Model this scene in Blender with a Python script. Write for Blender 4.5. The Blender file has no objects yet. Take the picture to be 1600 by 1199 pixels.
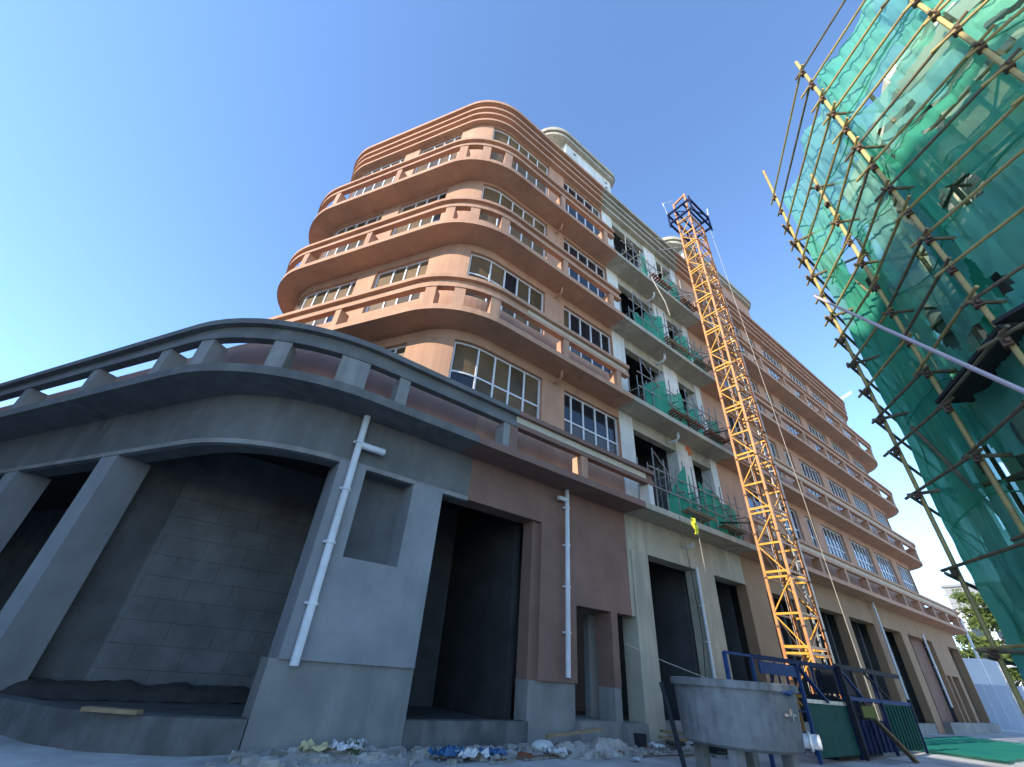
import bpy, bmesh, math, random
from mathutils import Vector, Matrix, noise
random.seed(7)
R = math.radians
S = bpy.context.scene
C = S.collection

# ------------------------------------------------------------------ camera
FPX, YAW, PIT, ROL, EYE = 662.3379, .6170292, .5929773, .0803181, 1.3
fwd = Vector((math.sin(YAW)*math.cos(PIT), math.cos(YAW)*math.cos(PIT), math.sin(PIT)))
rt0 = Vector((math.cos(YAW), -math.sin(YAW), 0)); up0 = rt0.cross(fwd)
rt = rt0*math.cos(ROL) + up0*math.sin(ROL); up = -rt0*math.sin(ROL) + up0*math.cos(ROL)
cam_data = bpy.data.cameras.new('camera'); cam = bpy.data.objects.new('camera', cam_data); C.objects.link(cam)
m = Matrix.Identity(4)
for i in range(3):
    m[i][0] = rt[i]; m[i][1] = up[i]; m[i][2] = -fwd[i]
m[2][3] = EYE
cam.matrix_world = m
cam_data.sensor_width = 36.0; cam_data.lens = FPX/1600*36.0
cam_data.clip_start = .05; cam_data.clip_end = 3000
S.camera = cam

# ------------------------------------------------------------------ sky and sun
SUN_EL = R(26.5)
SUN_DIR = Vector((-math.cos(SUN_EL)*math.cos(R(1.5)), math.cos(SUN_EL)*math.sin(R(1.5)), math.sin(SUN_EL)))
W = bpy.data.worlds.new('World'); S.world = W; W.use_nodes = True
nt = W.node_tree
sky = nt.nodes.new('ShaderNodeTexSky'); sky.sky_type = 'NISHITA'; sky.sun_disc = False
sky.sun_elevation = SUN_EL; sky.sun_rotation = math.atan2(SUN_DIR.x, SUN_DIR.y)
sky.altitude = 0; sky.air_density = 0.88; sky.dust_density = 0.0; sky.ozone_density = 4.2
bg = nt.nodes['Background']; bg.inputs[1].default_value = .15
nt.links.new(sky.outputs[0], bg.inputs[0])
sl = bpy.data.lights.new('sun', 'SUN'); sl.energy = 2.35; sl.angle = R(.5); sl.color = (1, .92, .78)
so = bpy.data.objects.new('sun', sl); C.objects.link(so)
so.rotation_euler = (-SUN_DIR).to_track_quat('-Z', 'Y').to_euler(); so.location = (-60, 0, 60)
S.view_settings.view_transform = 'Standard'; S.view_settings.look = 'None'
S.view_settings.gamma = 1; S.view_settings.use_curve_mapping = False
S.view_settings.exposure = 1.66

# ------------------------------------------------------------------ materials
def mat(name, col, col2=None, rough=.8, scale=1.5, bump=.15, bscale=18, streak=0, sf=1.0, stain=None, metallic=0, spec=.35, detail=6):
    M = bpy.data.materials.new(name); M.use_nodes = True
    t = M.node_tree; N = t.nodes; L = t.links
    b = N['Principled BSDF']; b.inputs['Roughness'].default_value = rough; b.inputs['Metallic'].default_value = metallic
    b.inputs['Specular IOR Level'].default_value = spec
    geo = N.new('ShaderNodeNewGeometry')
    n1 = N.new('ShaderNodeTexNoise'); n1.inputs['Scale'].default_value = scale; n1.inputs['Detail'].default_value = detail
    n1.inputs['Roughness'].default_value = .62
    L.new(geo.outputs['Position'], n1.inputs['Vector'])
    r = N.new('ShaderNodeValToRGB'); r.color_ramp.elements[0].position = .34; r.color_ramp.elements[1].position = .68
    c2 = col2 if col2 else tuple(c*.8 for c in col)
    r.color_ramp.elements[0].color = (*c2, 1); r.color_ramp.elements[1].color = (*col, 1)
    L.new(n1.outputs[0], r.inputs[0]); out = r.outputs[0]
    if streak:
        mp = N.new('ShaderNodeMapping'); mp.inputs['Scale'].default_value = (2.1*sf, 2.1*sf, .30*sf)
        L.new(geo.outputs['Position'], mp.inputs[0])
        n2 = N.new('ShaderNodeTexNoise'); n2.inputs['Scale'].default_value = 1.6; n2.inputs['Detail'].default_value = 5
        L.new(mp.outputs[0], n2.inputs['Vector'])
        r2 = N.new('ShaderNodeValToRGB'); r2.color_ramp.elements[0].position = .40; r2.color_ramp.elements[1].position = .62
        sc = stain if stain else tuple(c*.55 for c in col)
        r2.color_ramp.elements[0].color = (1, 1, 1, 1); r2.color_ramp.elements[1].color = (0, 0, 0, 1)
        L.new(n2.outputs[0], r2.inputs[0])
        mu = N.new('ShaderNodeMath'); mu.operation = 'MULTIPLY'; mu.inputs[1].default_value = streak
        n4 = N.new('ShaderNodeTexNoise'); n4.inputs['Scale'].default_value = .55; n4.inputs['Detail'].default_value = 4
        L.new(geo.outputs['Position'], n4.inputs['Vector'])
        mr = N.new('ShaderNodeMapRange'); mr.inputs[1].default_value = .38; mr.inputs[2].default_value = .68
        mr.inputs[3].default_value = .1; mr.inputs[4].default_value = 1.5; L.new(n4.outputs[0], mr.inputs[0])
        m5 = N.new('ShaderNodeMath'); m5.operation = 'MULTIPLY'; L.new(r2.outputs[0], m5.inputs[0]); L.new(mr.outputs[0], m5.inputs[1])
        L.new(m5.outputs[0], mu.inputs[0]); mu.use_clamp = True
        mx = N.new('ShaderNodeMix'); mx.data_type = 'RGBA'
        L.new(mu.outputs[0], mx.inputs[0]); L.new(out, mx.inputs[6]); mx.inputs[7].default_value = (*sc, 1)
        out = mx.outputs[2]
    L.new(out, b.inputs['Base Color'])
    if bump:
        n3 = N.new('ShaderNodeTexNoise'); n3.inputs['Scale'].default_value = bscale; n3.inputs['Detail'].default_value = 5
        L.new(geo.outputs['Position'], n3.inputs['Vector'])
        bp = N.new('ShaderNodeBump'); bp.inputs['Strength'].default_value = bump; bp.inputs['Distance'].default_value = .02
        L.new(n3.outputs[0], bp.inputs['Height']); L.new(bp.outputs[0], b.inputs['Normal'])
    return M

BROWN = mat('brown_render', (.53, .305, .195), (.435, .248, .158), rough=.85, scale=.9, bump=.14, bscale=40, streak=.45, stain=(.34, .19, .125))
RBROWN = mat('reddish_parapet_render', (.40, .23, .175), (.34, .19, .145), rough=.85, scale=.9, bump=.1, bscale=40, streak=.3, stain=(.22, .13, .105))
DBROWN = mat('dark_brown_render', (.255, .15, .113), (.195, .113, .087), rough=.85, scale=1.2, detail=9, bump=.25, bscale=26, streak=.25, stain=(.18, .115, .09))
OCHRE = mat('ochre_render', (.34, .215, .125), (.29, .18, .105), rough=.85, scale=.8, bump=.1, bscale=40, streak=.25, stain=(.23, .15, .09))
CONC = mat('raw_concrete', (.30, .295, .275), (.20, .20, .19), scale=.9, bump=.35, bscale=14, streak=.5, stain=(.14, .14, .13))
SHADECONC = mat('shade_dark_concrete', (.185, .185, .175), (.115, .117, .113), scale=1.1, bump=.35, bscale=14, streak=.5, stain=(.08, .082, .08))  # raw concrete darkened: overhang shade put into the colour, with stain streaks
KERB = mat('wet_stained_concrete', (.17, .17, .165), (.07, .072, .07), scale=1.4, bump=.5, bscale=9, streak=.5, sf=1.6, stain=(.05, .052, .05))
CEMENT = mat('grey_cement_render', (.285, .295, .30), (.215, .225, .23), scale=1.2, bump=.35, bscale=22, detail=9, streak=.3, stain=(.19, .195, .20))
PALECONC = mat('pale_concrete', (.50, .455, .35), (.35, .325, .25), scale=1.1, bump=.25, bscale=16, streak=.45, stain=(.24, .225, .18))
WHITEPL = mat('white_plaster', (.76, .755, .70), (.62, .615, .565), scale=1.4, bump=.15, bscale=20, streak=.35, stain=(.40, .39, .34))
CREAM = mat('cream_unpainted_band', (.62, .54, .42), (.52, .45, .35), scale=2, bump=.15, bscale=20)
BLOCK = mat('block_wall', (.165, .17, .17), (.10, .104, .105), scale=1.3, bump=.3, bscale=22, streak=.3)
SHADEWALL = mat('shade_dark_wall', (.09, .095, .10), (.06, .063, .066), scale=1.2, bump=.2)  # inner walls darkened: the shade of the rooms is put into the colour
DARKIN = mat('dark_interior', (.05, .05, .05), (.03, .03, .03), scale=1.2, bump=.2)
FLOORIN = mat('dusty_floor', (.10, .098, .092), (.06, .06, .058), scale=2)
WPIPE = mat('white_plastic', (.72, .74, .76), (.60, .62, .63), rough=.4, scale=4, bump=.02, spec=.4, streak=.3, stain=(.42, .42, .40))
WFRAME = mat('white_window_frame', (.75, .76, .77), (.66, .67, .68), rough=.4, scale=6, bump=.02, spec=.5)
STEEL = mat('galvanised_steel', (.36, .36, .35), (.22, .20, .18), rough=.5, scale=9, bump=.1, metallic=.6)
DSTEEL = mat('dark_steel', (.04, .044, .05), (.025, .027, .032), rough=.8, scale=6, bump=.1, spec=.12)
ORANGE = mat('orange_mast_paint', (.70, .28, .075), (.45, .17, .055), rough=.5, scale=5, bump=.1, spec=.5, streak=.3, stain=(.30, .13, .06))
YELLOW = mat('yellow_mast_paint', (.74, .37, .035), (.52, .25, .03), rough=.5, scale=5, bump=.08)
BLUE = mat('blue_steel_paint', (.03, .075, .21), (.022, .05, .14), rough=.75, scale=5, bump=.1, streak=.3, stain=(.05, .05, .07), spec=.12)
DBLUE = mat('dark_blue_steel_paint', (.02, .035, .10), (.015, .022, .06), rough=.8, scale=5, bump=.1, spec=.1)
GSHEET = mat('green_sheet_steel', (.014, .10, .07), (.010, .06, .055), rough=.8, scale=2, bump=.06, bscale=6, streak=.4, stain=(.015, .07, .07), spec=.12)
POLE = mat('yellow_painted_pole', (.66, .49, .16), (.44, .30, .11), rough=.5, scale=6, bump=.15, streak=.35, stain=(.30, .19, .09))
DPOLE = mat('weathered_and_shaded_pole', (.27, .20, .105), (.15, .115, .07), rough=.6, scale=8, bump=.15)  # weathered wood and tubes; on the lower ledgers it also stands in for shade
RUST = mat('rusty_coupler', (.19, .105, .065), (.09, .06, .045), rough=.8, scale=14, bump=.3)
TANKM = mat('cement_crusted_steel', (.27, .265, .255), (.15, .15, .148), rough=.85, scale=3, bump=.5, bscale=12, streak=.75, sf=2.6, stain=(.40, .39, .375))
WOOD = mat('raw_wood', (.36, .26, .15), (.22, .155, .09), scale=5, bump=.2)
REDWOOD = mat('red_brown_board', (.25, .085, .045), (.16, .06, .035), scale=5, bump=.2)
DWOOD = mat('dark_wet_board', (.05, .045, .04), (.03, .028, .026), scale=5, bump=.2)
GROUND = mat('cement_ground', (.56, .55, .515), (.27, .263, .25), rough=.9, scale=.75, bump=.5, bscale=5, detail=9)
PADM = mat('pale_cement_pad', (.47, .48, .48), (.38, .39, .39), rough=.85, scale=1.0, bump=.2, bscale=8)
RUBBLE = mat('rubble', (.45, .43, .39), (.22, .205, .18), scale=4, bump=.4)
PAPER = mat('scrap_paper', (.70, .70, .68), (.5, .5, .49), scale=6, bump=.1)
YPAPER = mat('yellowed_scrap', (.58, .50, .26), (.45, .38, .2), scale=6, bump=.1)
BLUEP = mat('blue_plastic', (.04, .14, .28), (.03, .09, .2), rough=.4, scale=6, bump=.1)
YFLAG = mat('yellow_cloth', (.80, .78, .06), (.66, .62, .05), scale=6, bump=.1)
OCLOTH = mat('orange_cloth', (.65, .16, .04), (.5, .12, .03), scale=6, bump=.1)
ROPE = mat('pale_rope', (.55, .50, .42), (.4, .36, .3), scale=10, bump=0)
CABLE = mat('black_cable', (.03, .03, .03), (.02, .02, .02), scale=10, bump=0)
GRASS = mat('weed_green', (.06, .11, .03), (.04, .07, .02), scale=10, bump=0)
LEAF = mat('tree_leaf', (.12, .15, .025), (.06, .085, .02), scale=2, bump=0, rough=.6)
BARK = mat('tree_bark', (.10, .075, .05), (.06, .045, .03), scale=8, bump=.3)
BGWHITE = mat('far_white_wall', (.62, .62, .62), (.55, .55, .55), scale=.3, bump=0)
BGGREY = mat('far_grey_wall', (.26, .25, .25), (.22, .22, .22), scale=.3, bump=0)
HOARD = mat('pale_blue_hoarding', (.50, .58, .68), (.45, .53, .63), scale=.5, bump=0, rough=.5)
OPPO = mat('opposite_wall', (.34, .33, .31), (.26, .25, .235), scale=.3, bump=.1)
CREAMW = mat('sunny_cream_plaster', (.72, .65, .52), (.62, .56, .44), scale=1.2, bump=.2)
PINK = mat('pink_plastic_pipe', (.62, .48, .47), (.55, .42, .42), rough=.4, scale=3, bump=0)

def glass(name, col, rough=.06, spec=.6):
    M = bpy.data.materials.new(name); M.use_nodes = True
    t = M.node_tree; b = t.nodes['Principled BSDF']
    geo = t.nodes.new('ShaderNodeNewGeometry'); n = t.nodes.new('ShaderNodeTexNoise')
    n.inputs['Scale'].default_value = 1.1; n.inputs['Detail'].default_value = 4
    t.links.new(geo.outputs['Position'], n.inputs['Vector'])
    r = t.nodes.new('ShaderNodeValToRGB'); r.color_ramp.elements[0].position = .35; r.color_ramp.elements[1].position = .7
    r.color_ramp.elements[0].color = (*[c*.6 for c in col], 1); r.color_ramp.elements[1].color = (*col, 1)
    t.links.new(n.outputs[0], r.inputs[0]); t.links.new(r.outputs[0], b.inputs['Base Color'])
    bp = t.nodes.new('ShaderNodeBump'); bp.inputs['Strength'].default_value = .04; bp.inputs['Distance'].default_value = .05
    t.links.new(n.outputs[0], bp.inputs['Height']); t.links.new(bp.outputs[0], b.inputs['Normal'])
    b.inputs['Roughness'].default_value = rough; b.inputs['Specular IOR Level'].default_value = spec
    return M
GBROWN = glass('brown_filmed_glass', (.19, .125, .068), .35, .12)
GBROWN2 = glass('dim_filmed_glass', (.12, .085, .05), .2, .2)
GGREY = glass('dusty_grey_glass', (.10, .105, .11), .3, .25)
GDARK = glass('dark_glass', (.018, .022, .03), .05, .5)

def netmat(name, col, opac):
    M = bpy.data.materials.new(name); M.use_nodes = True
    t = M.node_tree; N = t.nodes; L = t.links
    for n in list(N): N.remove(n)
    o = N.new('ShaderNodeOutputMaterial'); geo = N.new('ShaderNodeNewGeometry')
    no = N.new('ShaderNodeTexNoise'); no.inputs['Scale'].default_value = .9; no.inputs['Detail'].default_value = 6
    L.new(geo.outputs['Position'], no.inputs['Vector'])
    r = N.new('ShaderNodeValToRGB'); r.color_ramp.elements[0].position = .35; r.color_ramp.elements[1].position = .66
    r.color_ramp.elements[0].color = (col[0]*.6, col[1]*.8, col[2]*.95, 1); r.color_ramp.elements[1].color = (*col, 1)
    L.new(no.outputs[0], r.inputs[0])
    d = N.new('ShaderNodeBsdfDiffuse'); tr = N.new('ShaderNodeBsdfTranslucent'); tp = N.new('ShaderNodeBsdfTransparent')
    L.new(r.outputs[0], d.inputs[0]); L.new(r.outputs[0], tr.inputs[0])
    tp.inputs[0].default_value = (.66, .92, .78, 1)
    m1 = N.new('ShaderNodeMixShader'); m1.inputs[0].default_value = .45
    L.new(d.outputs[0], m1.inputs[1]); L.new(tr.outputs[0], m1.inputs[2])
    m2 = N.new('ShaderNodeMixShader')
    mr = N.new('ShaderNodeMapRange'); mr.inputs[1].default_value = .3; mr.inputs[2].default_value = .7
    mr.inputs[3].default_value = opac+.16; mr.inputs[4].default_value = opac-.12
    L.new(no.outputs[0], mr.inputs[0]); L.new(mr.outputs[0], m2.inputs[0])
    L.new(tp.outputs[0], m2.inputs[1]); L.new(m1.outputs[0], m2.inputs[2])
    L.new(m2.outputs[0], o.inputs[0])
    return M
NET = netmat('green_safety_net', (.24, .66, .43), .74)
NETB = netmat('aqua_safety_net', (.28, .62, .52), .66)
NETC = netmat('dark_green_safety_net', (.12, .52, .30), .82)
NET2 = netmat('green_balcony_net', (.10, .52, .32), .86)
TARP = netmat('green_ground_net', (.06, .36, .26), .92)

# ------------------------------------------------------------------ mesh building
class MB:
    def __init__(s): s.v = []; s.f = []; s.smooth = False
    def add(s, vs, fs):
        o = len(s.v); s.v += [tuple(p) for p in vs]; s.f += [tuple(i+o for i in f) for f in fs]; return s
    def box(s, x0, x1, y0, y1, z0, z1):
        return s.add([(x0, y0, z0), (x1, y0, z0), (x1, y1, z0), (x0, y1, z0), (x0, y0, z1), (x1, y0, z1), (x1, y1, z1), (x0, y1, z1)],
              [(0, 3, 2, 1), (4, 5, 6, 7), (0, 1, 5, 4), (1, 2, 6, 5), (2, 3, 7, 6), (3, 0, 4, 7)])
    def bar(s, p, q, w, h=None, up=(0, 0, 1)):
        h = h or w; p = Vector(p); q = Vector(q); d = (q-p).normalized(); u = Vector(up)
        if abs(d.dot(u)) > .98: u = Vector((1, 0, 0))
        a = d.cross(u).normalized(); b = a.cross(d)
        vs = []
        for c in (p, q):
            for i, j in ((-1, -1), (1, -1), (1, 1), (-1, 1)): vs.append(c + a*(i*w/2) + b*(j*h/2))
        return s.add(vs, [(0, 1, 2, 3), (7, 6, 5, 4), (0, 4, 5, 1), (1, 5, 6, 2), (2, 6, 7, 3), (3, 7, 4, 0)])
    def tube(s, p, q, r, n=8, r2=None):
        return s.tubep([p, q], r, n, r2)
    def tubep(s, pts, r, n=8, r2=None):
        pts = [Vector(p) for p in pts]; r2 = r if r2 is None else r2; vs = []; fs = []
        k = len(pts)
        for i, p in enumerate(pts):
            d = (pts[min(i+1, k-1)] - pts[max(i-1, 0)]).normalized()
            u = Vector((0, 0, 1)) if abs(d.z) < .95 else Vector((1, 0, 0))
            a = d.cross(u).normalized(); b = a.cross(d); rr = r + (r2-r)*i/max(1, k-1)
            for j in range(n):
                t = 2*math.pi*j/n; vs.append(p + a*(rr*math.cos(t)) + b*(rr*math.sin(t)))
        for i in range(k-1):
            for j in range(n):
                fs.append((i*n+j, i*n+(j+1) % n, (i+1)*n+(j+1) % n, (i+1)*n+j))
        fs.append(tuple(range(n-1, -1, -1))); fs.append(tuple((k-1)*n+j for j in range(n)))
        s.smooth = True
        return s.add(vs, fs)
    def prism(s, poly, z0, z1):
        n = len(poly)
        vs = [(x, y, z0) for x, y in poly] + [(x, y, z1) for x, y in poly]
        fs = [tuple(range(n-1, -1, -1)), tuple(range(n, 2*n))] + [(i, (i+1) % n, n+(i+1) % n, n+i) for i in range(n)]
        return s.add(vs, fs)
    def lathe(s, prof, c, n=40):
        vs = []; k = len(prof)
        for r, z in prof:
            for j in range(n):
                t = 2*math.pi*j/n; vs.append((c[0]+r*math.cos(t), c[1]+r*math.sin(t), c[2]+z))
        fs = [(i*n+j, i*n+(j+1) % n, (i+1)*n+(j+1) % n, (i+1)*n+j) for i in range(k-1) for j in range(n)]
        s.smooth = True
        return s.add(vs, fs)
    def quad(s, *p): return s.add(p, [tuple(range(len(p)))])

def T(loc): return Matrix.Translation(loc)
WORLD = {}
def obj(name, mb, material, parent=None, local=False, closed=True, label=None, kind=None, smooth=None):
    """link the collected shapes as ONE mesh object; world coordinates unless local"""
    xs = [p[0] for p in mb.v]; ys = [p[1] for p in mb.v]; zs = [p[2] for p in mb.v]
    o = Vector(((min(xs)+max(xs))/2, (min(ys)+max(ys))/2, min(zs)))
    me = bpy.data.meshes.new(name)
    me.from_pydata([(p[0]-o.x, p[1]-o.y, p[2]-o.z) for p in mb.v], [], mb.f)
    if closed:
        bm = bmesh.new(); bm.from_mesh(me); bmesh.ops.recalc_face_normals(bm, faces=bm.faces); bm.to_mesh(me); bm.free()
    if (mb.smooth if smooth is None else smooth):
        me.polygons.foreach_set('use_smooth', [True]*len(me.polygons)); me.set_sharp_from_angle(angle=R(40))
    me.materials.append(material)
    ob = bpy.data.objects.new(name, me); C.objects.link(ob)
    ob.location = o; WORLD[ob] = T(o)
    if parent:
        ob.parent = parent
        if not local: ob.matrix_parent_inverse = WORLD[parent].inverted()
    if label: ob['label'] = label
    if kind: ob['kind'] = kind
    return ob
def thing(name, label, cat, loc, group=None):
    o = bpy.data.objects.new(name, None); C.objects.link(o); o.location = loc; o.empty_display_size = .3
    WORLD[o] = T(Vector(loc)); return tag(o, label, cat, group)
def tag(o, label, cat, group=None):
    o['label'] = label; o['category'] = cat
    if group: o['group'] = group
    return o
def copy_tree(o, parent=None, delta=None):
    c = o.copy(); C.objects.link(c)
    if parent: c.parent = parent
    for ch in list(o.children): copy_tree(ch, c)
    if delta is not None: c.location = o.location + Vector(delta)
    return c

# ------------------------------------------------------------------ rounded footprints
class Path:
    """polyline with filleted corners; P(u, d) = point at arc length u, d metres outside the wall line"""
    def __init__(s, corners, radii):
        s.seg = []; u = 0; n = len(corners); cs = [Vector(c) for c in corners]; prev = cs[0]; s.cu = [0]
        for i in range(1, n):
            d = (cs[i]-cs[i-1]).normalized()
            if i < n-1:
                e = (cs[i+1]-cs[i]).normalized(); ang = d.angle(e); r = radii[i-1]; t = r*math.tan(ang/2)
            else: t = 0
            end = cs[i]-d*t; L = (end-prev).length
            s.seg.append(('L', u, u+L, prev.copy(), d)); u += L
            if i < n-1:
                left = Vector((-d.y, d.x)); sg = 1 if left.dot(e) > 0 else -1
                cen = end + left*sg*r
                s.cu.append(u + r*ang/2)
                s.seg.append(('A', u, u+r*ang, cen, r, end-cen, sg)); u += r*ang
                prev = cs[i]+e*t
        s.len = u
    def PN(s, u):
        for g in s.seg:
            if u <= g[2]+1e-9: break
        if g[0] == 'L': return g[3]+g[4]*(u-g[1]), Vector((g[4].y, -g[4].x))
        a = (u-g[1])/g[4]*g[6]; v = g[5].copy(); ca, sa = math.cos(a), math.sin(a)
        v = Vector((v.x*ca-v.y*sa, v.x*sa+v.y*ca)); return g[3]+v, v.normalized()*g[6]
    def P(s, u, d=0):
        p, n = s.PN(u); return p+n*d
    def us(s, ua, ub):
        r = [ua]
        for g in s.seg:
            if g[0] == 'A':
                k = max(2, int(abs(g[2]-g[1])/g[4]/R(5)))
                r += [g[1]+(g[2]-g[1])*i/k for i in range(k+1) if ua+1e-4 < g[1]+(g[2]-g[1])*i/k < ub-1e-4]
            else: r += [x for x in (g[1], g[2]) if ua+1e-4 < x < ub-1e-4]
        r.append(ub); r = sorted(r); o = [r[0]]
        for x in r[1:]:
            if x-o[-1] > 1e-4: o.append(x)
        return o
    def near(s, x, y):
        best = min((( (s.PN(s.len*i/4000)[0]-Vector((x, y))).length, s.len*i/4000) for i in range(4001))); return best[1]
    def sweep(s, mb, ua, ub, prof):
        U = s.us(ua, ub); n = len(prof); vs = []; fs = []
        for u in U:
            p, nn = s.PN(u)
            for d, z in prof: q = p+nn*d; vs.append((q.x, q.y, z))
        for i in range(len(U)-1):
            for j in range(n): fs.append((i*n+j, i*n+(j+1) % n, (i+1)*n+(j+1) % n, (i+1)*n+j))
        fs.append(tuple(range(n))); fs.append(tuple((len(U)-1)*n+j for j in range(n)))
        return mb.add(vs, fs)
    def rect(s, mb, ua, ub, d0, d1, z0, z1): return s.sweep(mb, ua, ub, [(d0, z0), (d1, z0), (d1, z1), (d0, z1)])

l = Vector((-.507, .862)).normalized(); nl = Vector((-.862, -.507)).normalized(); inn = -nl
W0 = Vector((4.117, 9.0)); WL = W0 + l*9.39; B0 = WL + inn*15; WR = Vector((46.4, 9.0)); B1 = Vector((46.4, 24.0))
TW = Path([B0, WL, W0, WR, B1], [2.1, 2.1, 2.1])
u0 = TW.seg[4][1]; xs0 = TW.seg[4][3].x                 # straight front wall
def UX(x): return u0 + (x-xs0)
uLs = TW.seg[2][1]; sL0 = (TW.seg[2][3]-W0).dot(l)     # straight left wall, runs towards the corner
def US(sv): return uLs + (sL0-sv)
PC = Vector((.297, 9.0)); PLft = PC + l*28; PRt = Vector((50.7, 9.0)); PB1 = Vector((50.7, 24))
PO = Path([PLft, PC, PRt, PB1], [3.3, 2.1])
pu0 = PO.seg[2][1]; px0 = PO.seg[2][3].x
def PX(x): return pu0 + (x-px0)
E0 = Vector((-.22, 8.1))                                # s along the left wing is measured from here
def PS(sv):
    t = (PC - E0).dot(l); return PO.seg[0][2] - ((sv - t) - 3.3*math.tan(R(30)))

# ------------------------------------------------------------------ ground
g = MB(); NX = 90
gx = [-400, -120, -50, -25] + [-12+i*.55 for i in range(90)] + [45, 60, 90, 150, 300, 900]
gy = [-300, -80, -30, -12] + [-6+i*.5 for i in range(44)] + [22, 40, 80, 200, 700]
for y in gy:
    for x in gx:
        z = 0.0
        if -12 < x < 36 and -6 < y < 15.5: z = .05*noise.noise((x*.35, y*.35, 0)) + .025*noise.noise((x*1.3, y*1.3, 3))
        g.v.append((x, y, z-.02))
n = len(gx)
for j in range(len(gy)-1):
    for i in range(n-1): g.f.append((j*n+i, j*n+i+1, (j+1)*n+i+1, (j+1)*n+i))
g.smooth = True
obj('ground', g, GROUND, kind='structure', closed=False)
pd = MB(); pd.prism([(6.3, 4.0), (9.2, 2.2), (15.5, 1.6), (16.8, 4.6), (11.6, 5.0), (8.0, 6.2)], -.2, .085)
obj('concrete_pad', pd, PADM, kind='structure')

# ------------------------------------------------------------------ the corner building
BLD = thing('corner_building', 'large unfinished brown building with rounded corner, long balconies and grey ground floor', 'building', (4.1, 9.0, 0))
def part(name, mb, m_, parent=BLD, **k): return obj(name, mb, m_, parent, **k)
SLAB = [9.9, 14.0, 18.1]; ALLS = [5.85, 9.9, 14.0, 18.1]
XB0, XB1 = 11.35, 18.25                                 # unfinished grey bay in the front
UEND = UX(46.4)+9; UBEG = US(9.3)-8
zones = lambda a, b: [(a, UX(XB0), BROWN), (UX(XB0), UX(XB1), PALECONC), (UX(XB1), b, BROWN)]

def poly_in(path, d):
    U = path.us(.01, path.len-.01); return [tuple(path.P(u, d)) for u in U]
# upper floors: slab edge strips (painted / raw) round a floor plate
for z in SLAB:
    for a, b, m_ in zones(UBEG, UEND):
        mb = MB(); TW.rect(mb, a, b, -.4, .9, z, z+.2); part('balcony_slab', mb, m_)
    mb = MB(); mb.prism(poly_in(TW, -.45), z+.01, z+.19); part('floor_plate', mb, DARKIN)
# podium roof slab
for a, b, m_ in ((.05, PX(4.9), SHADECONC), (PX(4.9), PX(XB0), DBROWN), (PX(XB0), PX(XB1), PALECONC), (PX(XB1), PO.len-.05, BROWN)):
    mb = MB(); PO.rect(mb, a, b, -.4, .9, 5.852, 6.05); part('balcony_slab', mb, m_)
mb = MB(); mb.prism(poly_in(PO, -.45) + [(3, 34)], 5.87, 6.04); part('floor_plate', mb, DARKIN)

# roof and parapet with cornice bands
mb = MB(); mb.prism(poly_in(TW, -.3), 23.4, 23.6); part('roof', mb, CONC)
for a, b, m_ in zones(UBEG, UEND):
    mb = MB(); TW.rect(mb, a, b, -.3, .06, 22.86, 24.4); part('parapet', mb, m_)
    for z0, z1, d in ((22.86, 23.0, .26), (23.34, 23.48, .32), (23.80, 23.95, .36), (24.26, 24.46, .44)):
        mb = MB(); TW.rect(mb, a, b, .055, d, z0+.002, z1); part('cornice_band', mb, m_)

# walls with window openings
def wall(ua, ub, z0, z1, holes, m_, t=.26, name='wall'):
    """holes: (ua, ub, za, zb)"""
    mb = MB(); hs = sorted(holes); u = ua
    for h in hs:
        if h[0] > u+1e-3: TW.rect(mb, u, h[0], -t, 0, z0, z1)
        if h[2] > z0+1e-3: TW.rect(mb, h[0], h[1], -t, 0, z0, h[2])
        if h[3] < z1-1e-3: TW.rect(mb, h[0], h[1], -t, 0, h[3], z1)
        u = h[1]
    if ub > u+1e-3: TW.rect(mb, u, ub, -t, 0, z0, z1)
    return part(name, mb, m_)

def vary(g):
    q = random.random()
    if g is GBROWN: return GBROWN if q < .62 else (GBROWN2 if q < .92 else GDARK)
    return GDARK if q < .74 else (GGREY if q < .92 else GBROWN2)
def window(ua, ub, z0, z1, mull, tz, gm, split=True, d=-.15, fw=.055, lower=None):
    mb = MB(); e = .004
    TW.rect(mb, ua+e, ub-e, d-.05, d+.03, z0+.002, z0+fw); TW.rect(mb, ua+e, ub-e, d-.05, d+.03, z1-fw, z1-.002)
    for u in (ua+e, ub-e-fw): TW.rect(mb, u, u+fw, d-.048, d+.028, z0+fw, z1-fw)
    for u in mull: TW.rect(mb, u-fw/2, u+fw/2, d-.045, d+.035, z0+fw, z1-fw)
    cuts = [ua+fw] + list(mull) + [ub-fw]
    if tz:
        for i in range(len(cuts)-1):
            a = cuts[i]+(fw/2 if i else 0)+.002; b = cuts[i+1]-(fw/2 if i < len(cuts)-2 else 0)-.002
            TW.rect(mb, a, b, d-.04, d+.03, tz-fw/2, tz+fw/2)
    w = part('window', mb, WFRAME)
    rows = [(z0+fw, tz-fw/2), (tz+fw/2, z1-fw)] if tz else [(z0+fw, z1-fw)]
    al = MB()
    for i in range(len(cuts)-1):
        for k, (a, b) in enumerate(rows):
            q = MB() if split else al
            TW.rect(q, cuts[i]+.028, cuts[i+1]-.028, d-.02, d-.008, a, b)
            if split: obj('pane', q, lower if (lower and k == 0) else vary(gm), w)
    if not split: obj('pane', al, vary(gm), w)
    return w

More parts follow.
